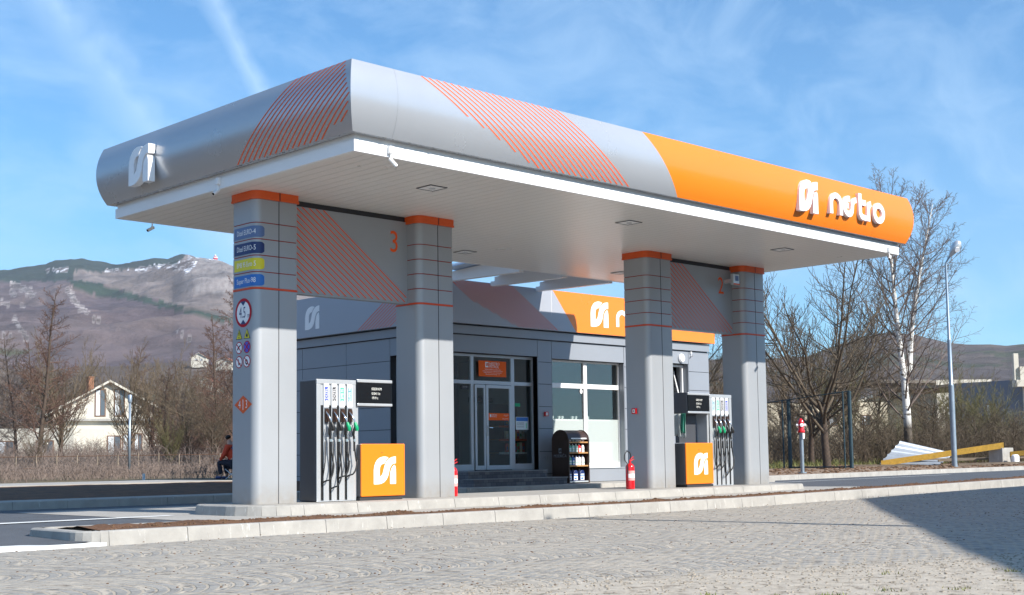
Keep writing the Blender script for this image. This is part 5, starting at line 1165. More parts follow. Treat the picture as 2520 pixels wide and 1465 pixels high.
c = at(2512, 98, 0); fr = Fr((c.x, c.y, 0), Rh, (0, 0, 1)); mb = MB(); mb.prism(fr, [(-.5, 5.4), (1.6, 5.4), (1.6, 5.9), (-.5, 5.9)], -.4, .5); mb.prism(fr, [(-.45, 5.9), (-.1, 5.9), (-.1, 7.9), (-.45, 7.9)], -.3, .0); mb.prism(fr, [(-.1, 5.9), (1.6, 5.9), (1.6, 6.9), (-.1, 6.9)], -.3, .2); mb.prism(fr, [(.1, 0), (.3, 0), (.3, 5.4), (.1, 5.4)], 0, .3); mb.build('parapet', MT['rwhite'], bb) if False else tag(mb.build('balcony_tower', MT['rwhite']), 'white balcony structure and post at the extreme right edge', 'balcony')

# ---------------- left: steel post, fence, seated person ----------------
q = at(318, 46, .1); P_ = thing('steel_post', 'slim pale steel post with capped top in front of the white house', 'post', tuple(q)); mb = MB(); mb.tube([q, q+Vector((0, 0, 2.65))], .042, 10); mb.build('tube', MT['galv'], P_, smooth=True); mb = MB(); mb.tube([q+Vector((0, 0, 2.65)), q+Vector((0, 0, 2.68)), q+Vector((0, 0, 2.9)), q+Vector((0, 0, 2.93))], [.06, .07, .07, .05], 10); mb.build('cap', MT['galv'], P_, autosm=40)
q = at(566, 37.5, .17)
q = at(568*0+566, 41, .1); mb = MB(); mb.tube([q, q+Vector((0, 0, .25))], .05, 8); 
q2 = at(566-0, 44, .05)
fA, fB = at(-60, 52, .0), at(640, 52, .0); cf_ = thing('chain_link_fence', 'low chain link fence on thin concrete posts in front of the thicket', 'fence', tuple(fA)); n = 14
mb = MB()
for i in range(n+1):
    q = fA.lerp(fB, i/n); mb = MB(); hh = 1.0+.05*math.sin(i*5); mb.box(q.x-.018, q.x+.018, q.y-.018, q.y+.018, -.2, hh); mb.build('post', MT['plank'], cf_)
mb = MB()
for zz in (.95, .5): mb.tube([fA+Vector((0, 0, zz)), fB+Vector((0, 0, zz))], .012, 5)
mb.build('wire', MT['framew'], cf_)
net('wire_mesh', [(fA, 0.0), (fB, 0.0)], .0, .95, cf_)
q = at(354+0*1, 41, .12); mb = MB(); mb.box(q.x-.03, q.x+.03, q.y-.03, q.y+.03, .08, .32); tag(mb.build('marker_stub', MT['whiteg']), 'short white marker stub left of the first pillar on the verge', 'marker')

def skin_body(name, verts, edges, radii, m, parent, sub=2):
    me = bpy.data.meshes.new(name); me.from_pydata(verts, edges, []); me.materials.append(m)
    o = bpy.data.objects.new(name, me); COL.objects.link(o); WL[o.name] = WL[parent.name]; o.parent = parent
    sk = o.modifiers.new('skin', 'SKIN'); sk.use_smooth_shade = True
    for v, r in zip(me.skin_vertices[0].data, radii): v.radius = (r, r)
    me.skin_vertices[0].data[0].use_root = True
    ss = o.modifiers.new('sub', 'SUBSURF'); ss.levels = sub; ss.render_levels = sub
    return o
pb = at(578, 37.0, .165); PZ = .165
person = thing('person', 'person in orange red jacket and dark trousers sitting low, half hidden by the first pillar', 'person', tuple(pb))
MT['skin'] = mat('skin', (.48, .27, .19), .6); MT['jacket'] = mat('jacket', (.52, .055, .02), .8, 0, .15, 6); MT['trous'] = mat('trousers', (.012, .015, .03), .85, 0, .2, 6); MT['hair'] = mat('dark_cap', (.012, .01, .012), .8)
# faces image left: direction D, side S, seen from behind the right shoulder
D_ = (-Rh*.85+Fh*.35).normalized(); S_ = D_.cross(Vector((0, 0, 1))).normalized()
def L3(f, s, z): return tuple(D_*f+S_*s+Vector((0, 0, z)))
V = [L3(0, 0, .45), L3(.03, 0, .62), L3(.10, 0, .82), L3(.14, 0, .93), L3(.19, 0, 1.0), L3(.24, 0, 1.11)]; RD = [.15, .14, .15, .11, .055, .085]; E_ = [(0, 1), (1, 2), (2, 3), (3, 4), (4, 5)]
def add(p, r, par): V.append(p); RD.append(r); E_.append((par, len(V)-1)); return len(V)-1
for s in (-1, 1):
    h = add(L3(.05, .11*s, .43), .10, 0); k = add(L3(.44, .14*s, .47), .065, h); a = add(L3(.36, .14*s, .08), .042, k); t = add(L3(.50, .15*s, .035), .035, a)
    sh_ = add(L3(.13, .17*s, .90), .065, 3); el = add(L3(.22, .24*s, .64), .047, sh_); wr = add(L3(.40, .17*s, .53), .03, el); pm = add(L3(.46, .155*s, .525), .028, wr)
    for j, ln in enumerate((.05, .06, .055, .045)):
        f1 = add(L3(.50, (.155+.018*(j-1.5))*s, .535), .0105, pm); add(L3(.50+ln*.8, (.155+.02*(j-1.5))*s, .505), .0085, f1)
    th = add(L3(.46, .115*s, .535), .011, pm); add(L3(.49, .10*s, .52), .009, th)
WL[person.name] = Vector(pb)
body = skin_body('body', V, E_, RD, MT['skin'], person)
JV = [L3(-.02, 0, .46), L3(.03, 0, .64), L3(.10, 0, .84), L3(.13, 0, .95)]; JR = [.185, .17, .175, .12]; JE = [(0, 1), (1, 2), (2, 3)]
for s in (-1, 1):
    b = len(JV); JV += [L3(.13, .19*s, .91), L3(.22, .26*s, .64), L3(.385, .18*s, .535)]; JR += [.085, .065, .045]; JE += [(3, b), (b, b+1), (b+1, b+2)]
skin_body('jacket', JV, JE, JR, MT['jacket'], person)
TV = [L3(0, 0, .42)]; TR_ = [.16]; TE = []
for s in (-1, 1):
    b = len(TV); TV += [L3(.05, .11*s, .43), L3(.45, .145*s, .475), L3(.37, .145*s, .12)]; TR_ += [.115, .08, .06]; TE += [(0, b), (b, b+1), (b+1, b+2)]
skin_body('trousers', TV, TE, TR_, MT['trous'], person)
for s in (-1, 1): skin_body('shoe', [L3(.34, .145*s, .05), L3(.44, .15*s, .045), L3(.56, .155*s, .035)], [(0, 1), (1, 2)], [.055, .05, .04], MT['navy'], person, 1)
skin_body('cap', [L3(.22, 0, 1.12), L3(.24, 0, 1.19), L3(.33, 0, 1.165)], [(0, 1), (1, 2)], [.098, .09, .05], MT['hair'], person)
mb = MB(); o_ = Vector(pb)
for s in (-1, 1): mb.tube([o_+Vector(L3(.265, .035*s, 1.125)), o_+Vector(L3(.325, .03*s, 1.12))], .012, 6)
mb.tube([o_+Vector(L3(.31, 0, 1.10)), o_+Vector(L3(.345, 0, 1.075))], .014, 6); mb.tube([o_+Vector(L3(.315, -.025, 1.045)), o_+Vector(L3(.315, .025, 1.045))], .007, 6); mb.build('face', MT['skin'], person)
mb = MB(); mb.tube([o_+Vector(L3(-.03, -.19, .86)), o_+Vector(L3(-.09, 0, .86)), o_+Vector(L3(-.03, .19, .86))], .045, 8); mb.build('jacket_stripe', MT['navy'], person)
st_ = thing('folding_stool', 'small dark folding stool the person sits on', 'stool', tuple(pb)); mb = MB(); c0 = Vector(pb)
P4 = [c0+Vector(L3(a, b_, .27)) for a, b_ in ((-.2, -.2), (.2, -.2), (.2, .2), (-.2, .2))]; mb.quad(P4); mb.quad([p+Vector((0, 0, .03)) for p in P4]); mb.build('seat', MT['trous'], st_)
for a, b_ in ((-.2, -.2), (.2, -.2), (.2, .2), (-.2, .2)): mb = MB(); mb.tube([c0+Vector(L3(a, b_, .28)), c0+Vector(L3(-a*.9, b_, 0))], .012, 6); mb.build('leg', MT['silver'], st_)

# ---------------- mountains and hills ----------------
def interp(T, x):
    if x <= T[0][0]: return T[0][1]
    for (a, b_), (c, d) in zip(T, T[1:]):
        if x <= c: return b_+(d-b_)*(x-a)/(c-a)
    return T[-1][1]
HY = lambda px: 1146-.0131*px
def fbm(x, y, z, o=5): return noise.fractal(Vector((x, y, z)), 1.0, 2.0, o)
def land(name, ridge, px0, px1, npx, ds, colfn, rough, seed, m):
    me = bpy.data.meshes.new(name); vs = []; fs = []; cols = []
    nd = len(ds); dr = ds[-3]
    for j, d in enumerate(ds):
        for i in range(npx+1):
            px = px0+(px1-px0)*i/npx; H = (HY(px)-interp(ridge, px))/FPX*dr*(.947 if ridge is RL else .975)
            t = (d-ds[0])/(dr-ds[0])
            if t <= 1: pf = (.62*t+.38*t*t*(3-2*t)) if t < 1 else 1
            else: pf = 1-(t-1)*1.2
            p = at(px, d); gul = fbm(p.x/520, p.y/520, seed)*.06+abs(fbm(p.x/260, p.y/260, seed+3))*.045-fbm(p.x/90, p.y/90, seed+5, 3)*.006
            z = .3+(H)*pf+H*gul*rough*math.sin(PI*min(1, max(0, t)))**.8 + (H*.004*fbm(px/3.0, 0, seed) if t >= .98 else 0)
            vs.append((p.x, p.y, z)); yy = HY(px)-(z-.635)/d*FPX; cols.append((px, yy, t, p, z))
    for j in range(nd-1):
        for i in range(npx):
            a = j*(npx+1)+i; fs.append((a, a+1, a+npx+2, a+npx+1))
    me.from_pydata(vs, [], fs); me.polygons.foreach_set('use_smooth', [True]*len(fs)); me.materials.append(m)
    ca = me.color_attributes.new('cover', 'FLOAT_COLOR', 'POINT'); flat = []
    for c in cols: flat += list(colfn(*c))+[1]
    ca.data.foreach_set('color', flat)
    o = bpy.data.objects.new(name, me); COL.objects.link(o); return struct(o)
def land_mat(name, scale):
    m = mat(name, (.2, .2, .2), .95); nt = m.node_tree; b = nt.nodes['Principled BSDF']; N = nt.nodes.new; L = nt.links.new
    at_ = N('ShaderNodeAttribute'); at_.attribute_name = 'cover'; tc = N('ShaderNodeTexCoord')
    n = N('ShaderNodeTexNoise'); n.inputs['Scale'].default_value = scale; n.inputs['Detail'].default_value = 12; n.inputs['Roughness'].default_value = .72; L(tc.outputs['Object'], n.inputs['Vector'])
    r = N('ShaderNodeMapRange'); r.inputs[1].default_value = .3; r.inputs[2].default_value = .7; r.inputs[3].default_value = .48; r.inputs[4].default_value = 1.55; L(n.outputs[0], r.inputs[0])
    mx = N('ShaderNodeMix'); mx.data_type = 'RGBA'; mx.blend_type = 'MULTIPLY'; mx.inputs[0].default_value = 1; 
    n2 = N('ShaderNodeTexNoise'); n2.inputs['Scale'].default_value = scale*4; n2.inputs['Detail'].default_value = 8; n2.inputs['Roughness'].default_value = .75; L(tc.outputs['Object'], n2.inputs['Vector'])
    bw = N('ShaderNodeRGBToBW'); L(at_.outputs['Color'], bw.inputs[0]); hi = N('ShaderNodeMath'); hi.operation = 'GREATER_THAN'; hi.inputs[1].default_value = .22; L(bw.outputs[0], hi.inputs[0])
    th = N('ShaderNodeMapRange'); th.inputs[1].default_value = .60; th.inputs[2].default_value = .46; L(n2.outputs[0], th.inputs[0]); ml = N('ShaderNodeMath'); ml.operation = 'MULTIPLY'; L(hi.outputs[0], ml.inputs[0]); L(th.outputs[0], ml.inputs[1])
    mz = N('ShaderNodeMix'); mz.data_type = 'RGBA'; L(ml.outputs[0], mz.inputs[0]); L(at_.outputs['Color'], mz.inputs[6]); mz.inputs[7].default_value = (.11, .09, .085, 1)
    L(mz.outputs[2], mx.inputs[6]); L(r.outputs[0], mx.inputs[7]); L(mx.outputs[2], b.inputs['Base Color'])
    bp = N('ShaderNodeBump'); bp.inputs['Strength'].default_value = .8; bp.inputs['Distance'].default_value = 12; L(n.outputs[0], bp.inputs['Height']); L(bp.outputs[0], b.inputs['Normal']); return m
RL = [(-700, 760), (-200, 700), (0, 676), (60, 668), (105, 662), (128, 650), (165, 642), (200, 643), (240, 650), (265, 652), (330, 648), (390, 643), (420, 640), (445, 631), (470, 628), (500, 632), (520, 635), (545, 638), (575, 648), (640, 672), (700, 690), (760, 705), (850, 735), (1000, 790), (1300, 860), (1600, 880)]
bandU = [(165, 686), (241, 697), (309, 719), (412, 746), (577, 786), (700, 820)]; bandL = [(165, 690), (192, 712), (258, 725), (327, 735), (412, 757), (567, 792), (700, 824)]
snow = [(440, 655, 462, 632, 9), (455, 668, 478, 640, 9), (330, 660, 450, 650, 6), (250, 664, 330, 660, 4), (112, 664, 160, 662, 4), (505, 638, 530, 636, 4)]
rock = [(24, 698, 75, 722, 9), (18, 716, 30, 724, 6), (165, 716, 180, 745, 9), (180, 745, 205, 765, 8), (205, 768, 240, 790, 3), (0, 745, 14, 752, 6), (30, 785, 60, 835, 6), (0, 820, 20, 825, 6), (45, 752, 52, 755, 5), (430, 810, 480, 850, 3)]
def seg_d(x, y, s): 
    ax, ay, bx, by, r = s; dx, dy = bx-ax, by-ay; t = max(0, min(1, ((x-ax)*dx+(y-ay)*dy)/(dx*dx+dy*dy))); return math.hypot(x-ax-dx*t, y-ay-dy*t)/r
def mixc(a, b_, t): t = max(0, min(1, t)); return tuple(p+(q-p)*t for p, q in zip(a, b_))
def col_left(px, y, t, p, z):
    n1 = fbm(p.x/300, p.y/300, 1); n2 = fbm(px/9, y/5, 4, 3)
    c = mixc((.088, .066, .074), (.135, .102, .098), .5+n1+.25*n2)
    if y < interp(bandU, px) and px > 100: c = mixc(c, mixc((.15, .125, .115), (.20, .17, .15), .5+n2*.7), .7)
    if px > 425 and y < 720: c = mixc(c, (.26, .235, .225), min(1, (px-425)/60)*(.5+n2*.6))
    yy = y+n2*5; top = interp(RL, px)
    if px < 452 and yy < interp([(-700, 780), (0, 695), (60, 692), (150, 690), (172, 690), (178, 662), (260, 668), (300, 662), (340, 655), (430, 648), (452, 630)], px): c = (.022, .036, .028)
    if 165 < px < 700 and interp(bandU, px) < yy < interp(bandL, px)+4: c = (.026, .046, .032)
    for s in rock:
        if seg_d(px+n2*5, y+n2*3, s) < .75+n2*.9: c = (.36, .32, .31)
    for s in snow:
        if seg_d(px+n2*4, y+n2*3, s) < .62+n2*.8: c = (.80, .82, .88)
    if t < .16: c = mixc(c, (.10, .075, .045), .6)
    if t < .2 and n1 > .3: c = (.085, .085, .045)
    return c
def left_z(px, d):
    H = (HY(px)-interp(RL, px))/FPX*4300; t = (d-320)/(4300-320); p = at(px, d); gul = fbm(p.x/520, p.y/520, 2.0)*.06+abs(fbm(p.x/260, p.y/260, 5.0))*.045
    return .3+H*(.62*t+.38*t*t*(3-2*t))+H*gul*math.sin(PI*t)**.8
for i, (px, d) in enumerate(((500, 640), (486, 800), (548, 760))):
    z = left_z(px, d)
    house('village_house', ['white house with red roof on the far slope right of the gable', 'small white house higher up the far slope', 'far white house next to the first pillar'][i], px, d, 8+i % 3, 8, z-3, z+3.5, z+6, (i*17) % 30-15, [(-2, 4, 1.4, 1.4), (1, 4, 1.4, 1.4)], ov=.5)
MT['land'] = land_mat('mountain_cover', .012); MT['land2'] = land_mat('hill_cover', .03)
dsL = [320+(4300-320)*(i/250)**1.25 for i in range(251)]+[4700, 5300]
land('mountain', RL, -400, 1300, 520, dsL, col_left, 1.0, 2.0, MT['land'])
RR_ = [(1400, 900), (1700, 888), (1895, 885), (1990, 880), (2040, 862), (2085, 848), (2120, 838), (2170, 828), (2200, 825), (2250, 830), (2300, 843), (2335, 852), (2380, 856), (2440, 855), (2480, 858), (2520, 853), (2600, 850), (2900, 845), (3400, 850)]
def col_right(px, y, t, p, z):
    n1 = fbm(p.x/120, p.y/120, 1); c = mixc((.082, .066, .066), (.12, .095, .078), .5+n1)
    if n1 > .3: c = (.06, .065, .04)
    return c
dsR = [200*(1700/200)**(i/70) for i in range(71)]+[1900, 2200]
land('hills', RR_, 1350, 3400, 400, dsR, col_right, .7, 6.0, MT['land2'])
me = bpy.data.meshes.new('far_ridge'); vs = []; fs = []; nc = 120; rr = [500+(4300-500)*i/40 for i in range(41)]+[4800]
for j, d in enumerate(rr):
    for i in range(nc+1):
        az = R_(14-100*i/nc); x, y = d*math.sin(az), d*math.cos(az); t = (d-500)/3800; H = 540+90*fbm(math.sin(az)*3, math.cos(az)*3, 9)
        pf = .6*t+.4*t*t*(3-2*t) if t <= 1 else .6
        vs.append((x, y, H*pf*(1+.10*fbm(x/500, y/500, 3)*math.sin(PI*min(1, t)))))
for j in range(len(rr)-1):
    for i in range(nc): a = j*(nc+1)+i; fs.append((a, a+1, a+nc+2, a+nc+1))
me.from_pydata(vs, [], fs); me.polygons.foreach_set('use_smooth', [True]*len(fs)); me.materials.append(MT['land2']); ca = me.color_attributes.new('cover', 'FLOAT_COLOR', 'POINT'); ca.data.foreach_set('color', [.085, .07, .06, 1]*len(vs))
o = bpy.data.objects.new('far_ridge', me); COL.objects.link(o); struct(o)
tq = at(526, 4290, (HY(526)-643)/FPX*4300); tw = thing('transmitter_tower', 'tiny red and white transmitter tower on the mountain crest', 'tower', tuple(tq)); mb = MB(); x, y, z = tq
mb.tube([(x, y, z-10), (x, y, z+6)], 5, 10, 0); mb.tube([(x, y, z+6), (x, y, z+12)], 8, 10, 1); mb.tube([(x, y, z+12), (x, y, z+15)], 8, 10, 0); mb.tube([(x, y, z+15), (x, y, z+19)], 4.5, 10, 1); mb.tube([(x, y, z+19), (x, y, z+23)], 3, 8, 0); mb.build('mast', [MT['whiteg'], MT['red']], tw)

# ---------------- trees ----------------
MT['bark'] = mat('bark_brown', (.075, .052, .038), .9, 0, .3, 4); MT['twig_red'] = mat('twigs_reddish', (.13, .072, .052), .9, 0, .2, .5); MT['twig_tan'] = mat('twigs_tan', (.155, .115, .075), .9, 0, .25, .5); MT['twig_dark'] = mat('twigs_dark', (.10, .075, .05), .9, 0, .2, .5); MT['twig_olive'] = mat('twigs_olive', (.15, .135, .06), .9, 0, .25, .5); MT['twig_grey'] = mat('twigs_grey', (.17, .13, .11), .9, 0, .2, .5)
def birch_mat():
    m = mat('birch_bark', (.72, .70, .66), .7); nt = m.node_tree; b = nt.nodes['Principled BSDF']; N = nt.nodes.new; L = nt.links.new
    tc = N('ShaderNodeTexCoord'); mp = N('ShaderNodeMapping'); mp.inputs['Scale'].default_value = (2.5, 2.5, 6.5); L(tc.outputs['Object'], mp.inputs[0]); n = N('ShaderNodeTexNoise'); n.inputs['Scale'].default_value = 1.1; n.inputs['Detail'].default_value = 6; n.inputs['Roughness'].default_value = .7; L(mp.outputs[0], n.inputs['Vector'])
    r = N('ShaderNodeMapRange'); r.inputs[1].default_value = .56; r.inputs[2].default_value = .60; L(n.outputs[0], r.inputs[0])
    sp = N('ShaderNodeSeparateXYZ'); L(tc.outputs['Object'], sp.inputs[0]); lo = N('ShaderNodeMapRange'); lo.inputs[1].default_value = 2.1; lo.inputs[2].default_value = 1.6; L(sp.outputs[2], lo.inputs[0])
    mxm = N('ShaderNodeMath'); mxm.operation = 'MAXIMUM'; L(r.outputs[0], mxm.inputs[0]); L(lo.outputs[0], mxm.inputs[1])
    mx = N('ShaderNodeMix'); mx.data_type = 'RGBA'; L(mxm.outputs[0], mx.inputs[0]); mx.inputs[6].default_value = (.74, .72, .68, 1); mx.inputs[7].default_value = (.10, .08, .06, 1); L(mx.outputs[2], b.inputs['Base Color']); return m
MT['birch'] = birch_mat()
class TreeB:
    def __init__(s): s.tr = MB(); s.cr = MB()
    def seg(s, mb, path, r, n):
        mb.tube(path, r, n, 0, cap=False)
def grow(tb, p, d, ln, r, lv, P, rng):
    "one branch: P = per-level dict lists"
    n = P['segs'][lv]; path = [p]; dd = d.copy(); up = P['up'][lv]; wg = P['wig'][lv]
    for i in range(n):
        dd = (dd+Vector((rng.gauss(0, wg), rng.gauss(0, wg), rng.gauss(0, wg)))+Vector((0, 0, up))/n).normalized(); path.append(path[-1]+dd*ln/n)
    tip = P['tip'][lv]; rs = [max(P['rmin'], r*(1-(1-tip)*i/n)) for i in range(n+1)]
    (tb.tr if lv < P['trlv'] else tb.cr).tube(path, rs, 6 if lv == 0 else (5 if lv == 1 else 3), 0, cap=False)
    if lv+1 >= len(P['num']): return
    k = P['num'][lv+1]; k = int(k*rng.uniform(.8, 1.2)+.5)
    a0 = rng.random()*6.28
    for j in range(k):
        u = P['from'][lv+1]+(P['to'][lv+1]-P['from'][lv+1])*(j+rng.random()*.9)/k
        fi = u*n; i = min(n-1, int(fi)); q = path[i].lerp(path[i+1], fi-i); ax = (path[i+1]-path[i]).normalized()
        a0 += 2.4+rng.gauss(0, .5); o = ax.orthogonal().normalized(); o = Matrix.Rotation(a0, 3, ax) @ o
        an = R_(P['ang'][lv+1]*rng.uniform(.75, 1.25)); nd_ = (ax*math.cos(an)+o*math.sin(an)).normalized()
        shape = P['shape'](u) if lv == 0 else 1-.55*u
        l2 = ln*P['len'][lv+1]*shape*rng.uniform(.7, 1.2); r2 = max(P['rmin'], min(rs[i]*.75, r*P['rad'][lv+1]*shape**.5))
        if l2 < .05: continue
        grow(tb, q, nd_, l2, r2, lv+1, P, rng)
SP = {
 'alder': dict(segs=[14, 6, 4, 2], up=[.05, .25, .15, .1], wig=[.03, .08, .13, .2], tip=[.12, .3, .4, .5], num=[1, 50, 13, 8], ang=[0, 62, 45, 45], len=[1, .34, .34, .42], rad=[1, .19, .45, .5], shape=lambda u: 1.05-.85*u, rmin=.006, trlv=1, fr=0),
 'round': dict(segs=[7, 8, 5, 3], up=[.05, .45, .3, .2], wig=[.05, .09, .13, .18], tip=[.45, .2, .3, .5], num=[1, 17, 12, 11], ang=[0, 48, 42, 42], len=[1, .85, .42, .36], rad=[1, .27, .42, .5], shape=lambda u: .6+.6*u, rmin=.006, trlv=1, fr=0),
 'whip': dict(segs=[6, 10, 5, 3], up=[.05, 1.3, .6, .3], wig=[.04, .05, .09, .13], tip=[.5, .12, .3, .5], num=[1, 28, 12, 9], ang=[0, 42, 32, 32], len=[1, 1.35, .26, .4], rad=[1, .2, .36, .5], shape=lambda u: .55+.55*u, rmin=.006, trlv=1, fr=0),
 'birch': dict(segs=[16, 9, 6, 3], up=[.03, .75, .25, -.15], wig=[.02, .06, .10, .15], tip=[.10, .15, .3, .5], num=[1, 36, 14, 7], ang=[0, 52, 40, 40], len=[1, .42, .38, .40], rad=[1, .20, .4, .5], shape=lambda u: 1.12-.72*u, rmin=.0065, trlv=1, fr=0),
 'apple': dict(segs=[5, 9, 6, 4], up=[.0, 1.0, .9, .7], wig=[.05, .10, .12, .12], tip=[.6, .18, .25, .4], num=[1, 11, 15, 11], ang=[0, 50, 55, 40], len=[1, 2.6, .42, .42], rad=[1, .38, .40, .4], shape=lambda u: .65+.45*u, rmin=.008, trlv=1, fr=0),
}
FROM = {'alder': [0, .14, .12, .1], 'round': [0, .40, .2, .1], 'whip': [0, .35, .15, .2], 'birch': [0, .16, .15, .1], 'apple': [0, .5, .15, .1]}
def tree(name, sp, seed, H, r, bark, twig, label, cat='tree', group=None, lean=(0, 0), loc=None, extra=None):
    P = dict(SP[sp]); P['from'] = FROM[sp]; P['to'] = [1, .98, .98, 1]
    if extra: P.update(extra)
    rng = random.Random(seed); tb = TreeB(); trunkH = {'alder': H, 'birch': H, 'round': H*.55, 'whip': H*.42, 'apple': H*.30}[sp]
    grow(tb, Vector((0, 0, -.1)), Vector((lean[0], lean[1], 1)).normalized(), trunkH, r, 0, P, rng)
    T = thing(name, label, cat, (0, 0, 0), group); tb.tr.build('trunk', MT[bark], T, smooth=True); tb.cr.build('crown', MT[twig], T, smooth=True)
    if loc is not None: T.location = loc
    return T
def gh(px, d):
    q = at(px, d); return Vector((q.x, q.y, rear_z(q.x, q.y) if q.y < 60 and px < 1800 or px > 1800 and q.y < 45 else -.3))
PROTO = {
 'alder': tree('bare_alder', 'alder', 3, 9.5, .15, 'bark', 'twig_red', 'x'),
 'alder2': tree('bare_alder', 'alder', 8, 9.0, .12, 'bark', 'twig_grey', 'x'),
 'round': tree('bare_tree', 'round', 5, 8.0, .12, 'bark', 'twig_tan', 'x'),
 'round2': tree('bare_tree', 'round', 15, 8.0, .13, 'bark', 'twig_dark', 'x'),
 'whip': tree('pollard_tree', 'whip', 7, 7.0, .16, 'bark', 'twig_tan', 'x'),
 'whip2': tree('pollard_tree', 'whip', 27, 7.0, .14, 'bark', 'twig_olive', 'x'),
}
first = set()
def plant(kind, px, d, top, rz, label, h0, group=None, wide=1.0):
    p = gh(px, d); hh = .635+(HY(px)-top)/FPX*d-p.z; s = hh/h0
    o = PROTO[kind]
    if kind in first: o = copy_tree(o)
    first.add(kind); o.location = p; o.rotation_euler = (0, 0, rz); o.scale = (s*wide, s*wide, s); o['label'] = label
    if group: o['group'] = group
G1 = 'bare trees on the left'; G2 = 'bare trees on the right'
T_L = [('alder', 98, 60, 705, 0, 'tall reddish alder at the left, highest tree before the mountain', 9.6, 1.0), ('alder2', 45, 62, 810, 1, 'slimmer grey twigged alder near the left edge', 9.1, 1.0),
 ('alder2', -12, 66, 800, 2.2, 'alder cut by the left edge of the photo', 9.1, 1.1), ('whip', 150, 72, 760, 0.4, 'tan many-stemmed tree just left of the gable house', 8.3, 1.0), 
 ('whip', 250, 150, 800, 2.2, 'tan upright tree rising behind the gable peak', 8.3, 1), ('whip', 318, 70, 800, 3.1, 'bare tree with forked trunk before the right half of the gable', 8.3, 1), ('whip', 372, 72, 800, 4, 'fine twigged tree above the right eave', 8.3, 1),
 ('round2', 440, 62, 890, 1.9, 'dark dense tree halfway between the house and the first pillar', 8.3, 1.0), ('round', 478, 70, 850, 5, 'tan tree right of the dark dense one', 8.3, 1), ('alder', 545, 64, 775, 2.5, 'reddish alder close to the first pillar', 9.6, 1.0),
 ('alder', 578, 58, 690, 4.4, 'tall reddish alder partly hidden by the first pillar', 9.6, 1.1), ('alder2', 505, 74, 850, 3.7, 'grey alder behind the tree near the first pillar', 9.1, 1), ('round2', 118, 150, 850, 2.8, 'dark tree in front of the red roof', 8.3, 1.3), ('round', 20, 140, 860, .3, 'tan tree in front of the low red roofed house', 8.3, 1.3),
 ('whip', 415, 90, 830, 1.3, 'distant tan tree between the gable and the dark tree', 8.3, 1.2), 
 ('whip2', 415, 57, 985, 2.1, 'low olive sapling right of the steel post', 8.3, 1.1), ('whip', 90, 56, 1010, 3.3, 'low bare sapling at the foot of the tall alder', 8.3, 1.2), ('round2', 520, 56, 960, .8, 'low dark tree beside the seated person', 8.3, 1.1), ('round2', 470, 58, 985, 5.9, 'low dark tree left of the seated person', 8.3, 1.2)]
for k, px, d, top, rz, lab, h0, w in T_L: plant(k, px, d, top, rz, lab, h0, G1, w)
T_L2 = [('alder', 330, 150, 850, .7, 'far reddish alder right behind the gable roof'), ('round', 420, 145, 860, 1.4, 'far brown tree between the gable house and the dark tree'), ('alder2', 455, 140, 880, 2.2, 'far grey alder over the shed'), ('whip', 495, 138, 870, 3.0, 'far tan tree over the shed roof'), ('round2', 535, 135, 850, 3.9, 'far dark tree beside the first pillar'), ('alder', 60, 150, 840, 4.8, 'far reddish alder above the red roof'), ('round', 190, 155, 850, 5.5, 'far brown tree left of the gable peak'), ('alder', 410, 66, 900, 1.1, 'reddish alder right of the gable house eave'), ('alder2', 462, 60, 960, 2.6, 'low grey alder left of the shed'), ('round', 540, 57, 930, 5.0, 'bare tree rising behind the seated person')]
for k, px, d, top, rz, lab in T_L2: plant(k, px, d, top, rz, lab, {'alder': 9.6, 'alder2': 9.1}.get(k, 8.3), G1, 1.1)
T_R = [('whip', 1768, 60, 860, 1, 'brown tree seen between the shop and the fourth pillar', 8.3, 1.0), ('round', 1752, 72, 800, 2, 'bare tree behind the right end of the shop', 8.3, 1), ('round2', 1690, 64, 700, 2.6, 'tree top showing above the orange shop fascia', 8.3, 1.0), ('whip', 1560, 74, 735, 4, 'tree top showing above the shop left of the third pillar', 8.3, 1.2), ('whip', 1640, 70, 715, 5, 'fine tree top above the shop roof beside the third pillar', 8.3, 1.2),
 ('whip2', 2080, 66, 760, .5, 'olive whippy tree behind the dark tree', 8.3, 1.1), ('whip', 1950, 70, 790, 1.7, 'fine twigged tree just right of the fourth pillar', 8.3, 1.0), ('round', 2150, 72, 800, 2.9, 'bare tree left of the birch trunk', 8.3, 1.1), ('round', 2290, 70, 870, 3.3, 'bare tree between the birch and the street lamp', 8.3, 1.2), ('whip2', 2355, 68, 850, 4.1, 'olive twigged tree right of the street lamp', 8.3, 1.2),
 ('whip2', 2440, 66, 880, 5.3, 'olive yellow tree before the grey hall', 8.3, 1.3), ('round2', 2120, 62, 930, .2, 'low dark tree left of the leaning metal sheet', 8.3, 1.3), ('round2', 2285, 62, 960, 1.1, 'low dark tree behind the yellow beam', 8.3, 1.4), ('round2', 2390, 62, 980, 2.4, 'low dark tree right of the street lamp foot', 8.3, 1.4), ('round2', 2490, 62, 990, 3.9, 'low dark tree at the right edge', 8.3, 1.4), ('round', 2180, 60, 1010, 4.7, 'low bare sapling right behind the birch foot', 8.3, 1.2), ('round2', 1925, 75, 900, 5.5, 'dark tree before the pale warehouse', 8.3, 1.2)]
for k, px, d, top, rz, lab, h0, w in T_R: plant(k, px, d, top, rz, lab, h0, G2, w)
q = gh(2230, 59); b1 = tree('birch', 'birch', 11, 12.2, .23, 'birch', 'twig_grey', 'tall birch with white double stem at the right, rising above the canopy end', loc=q)
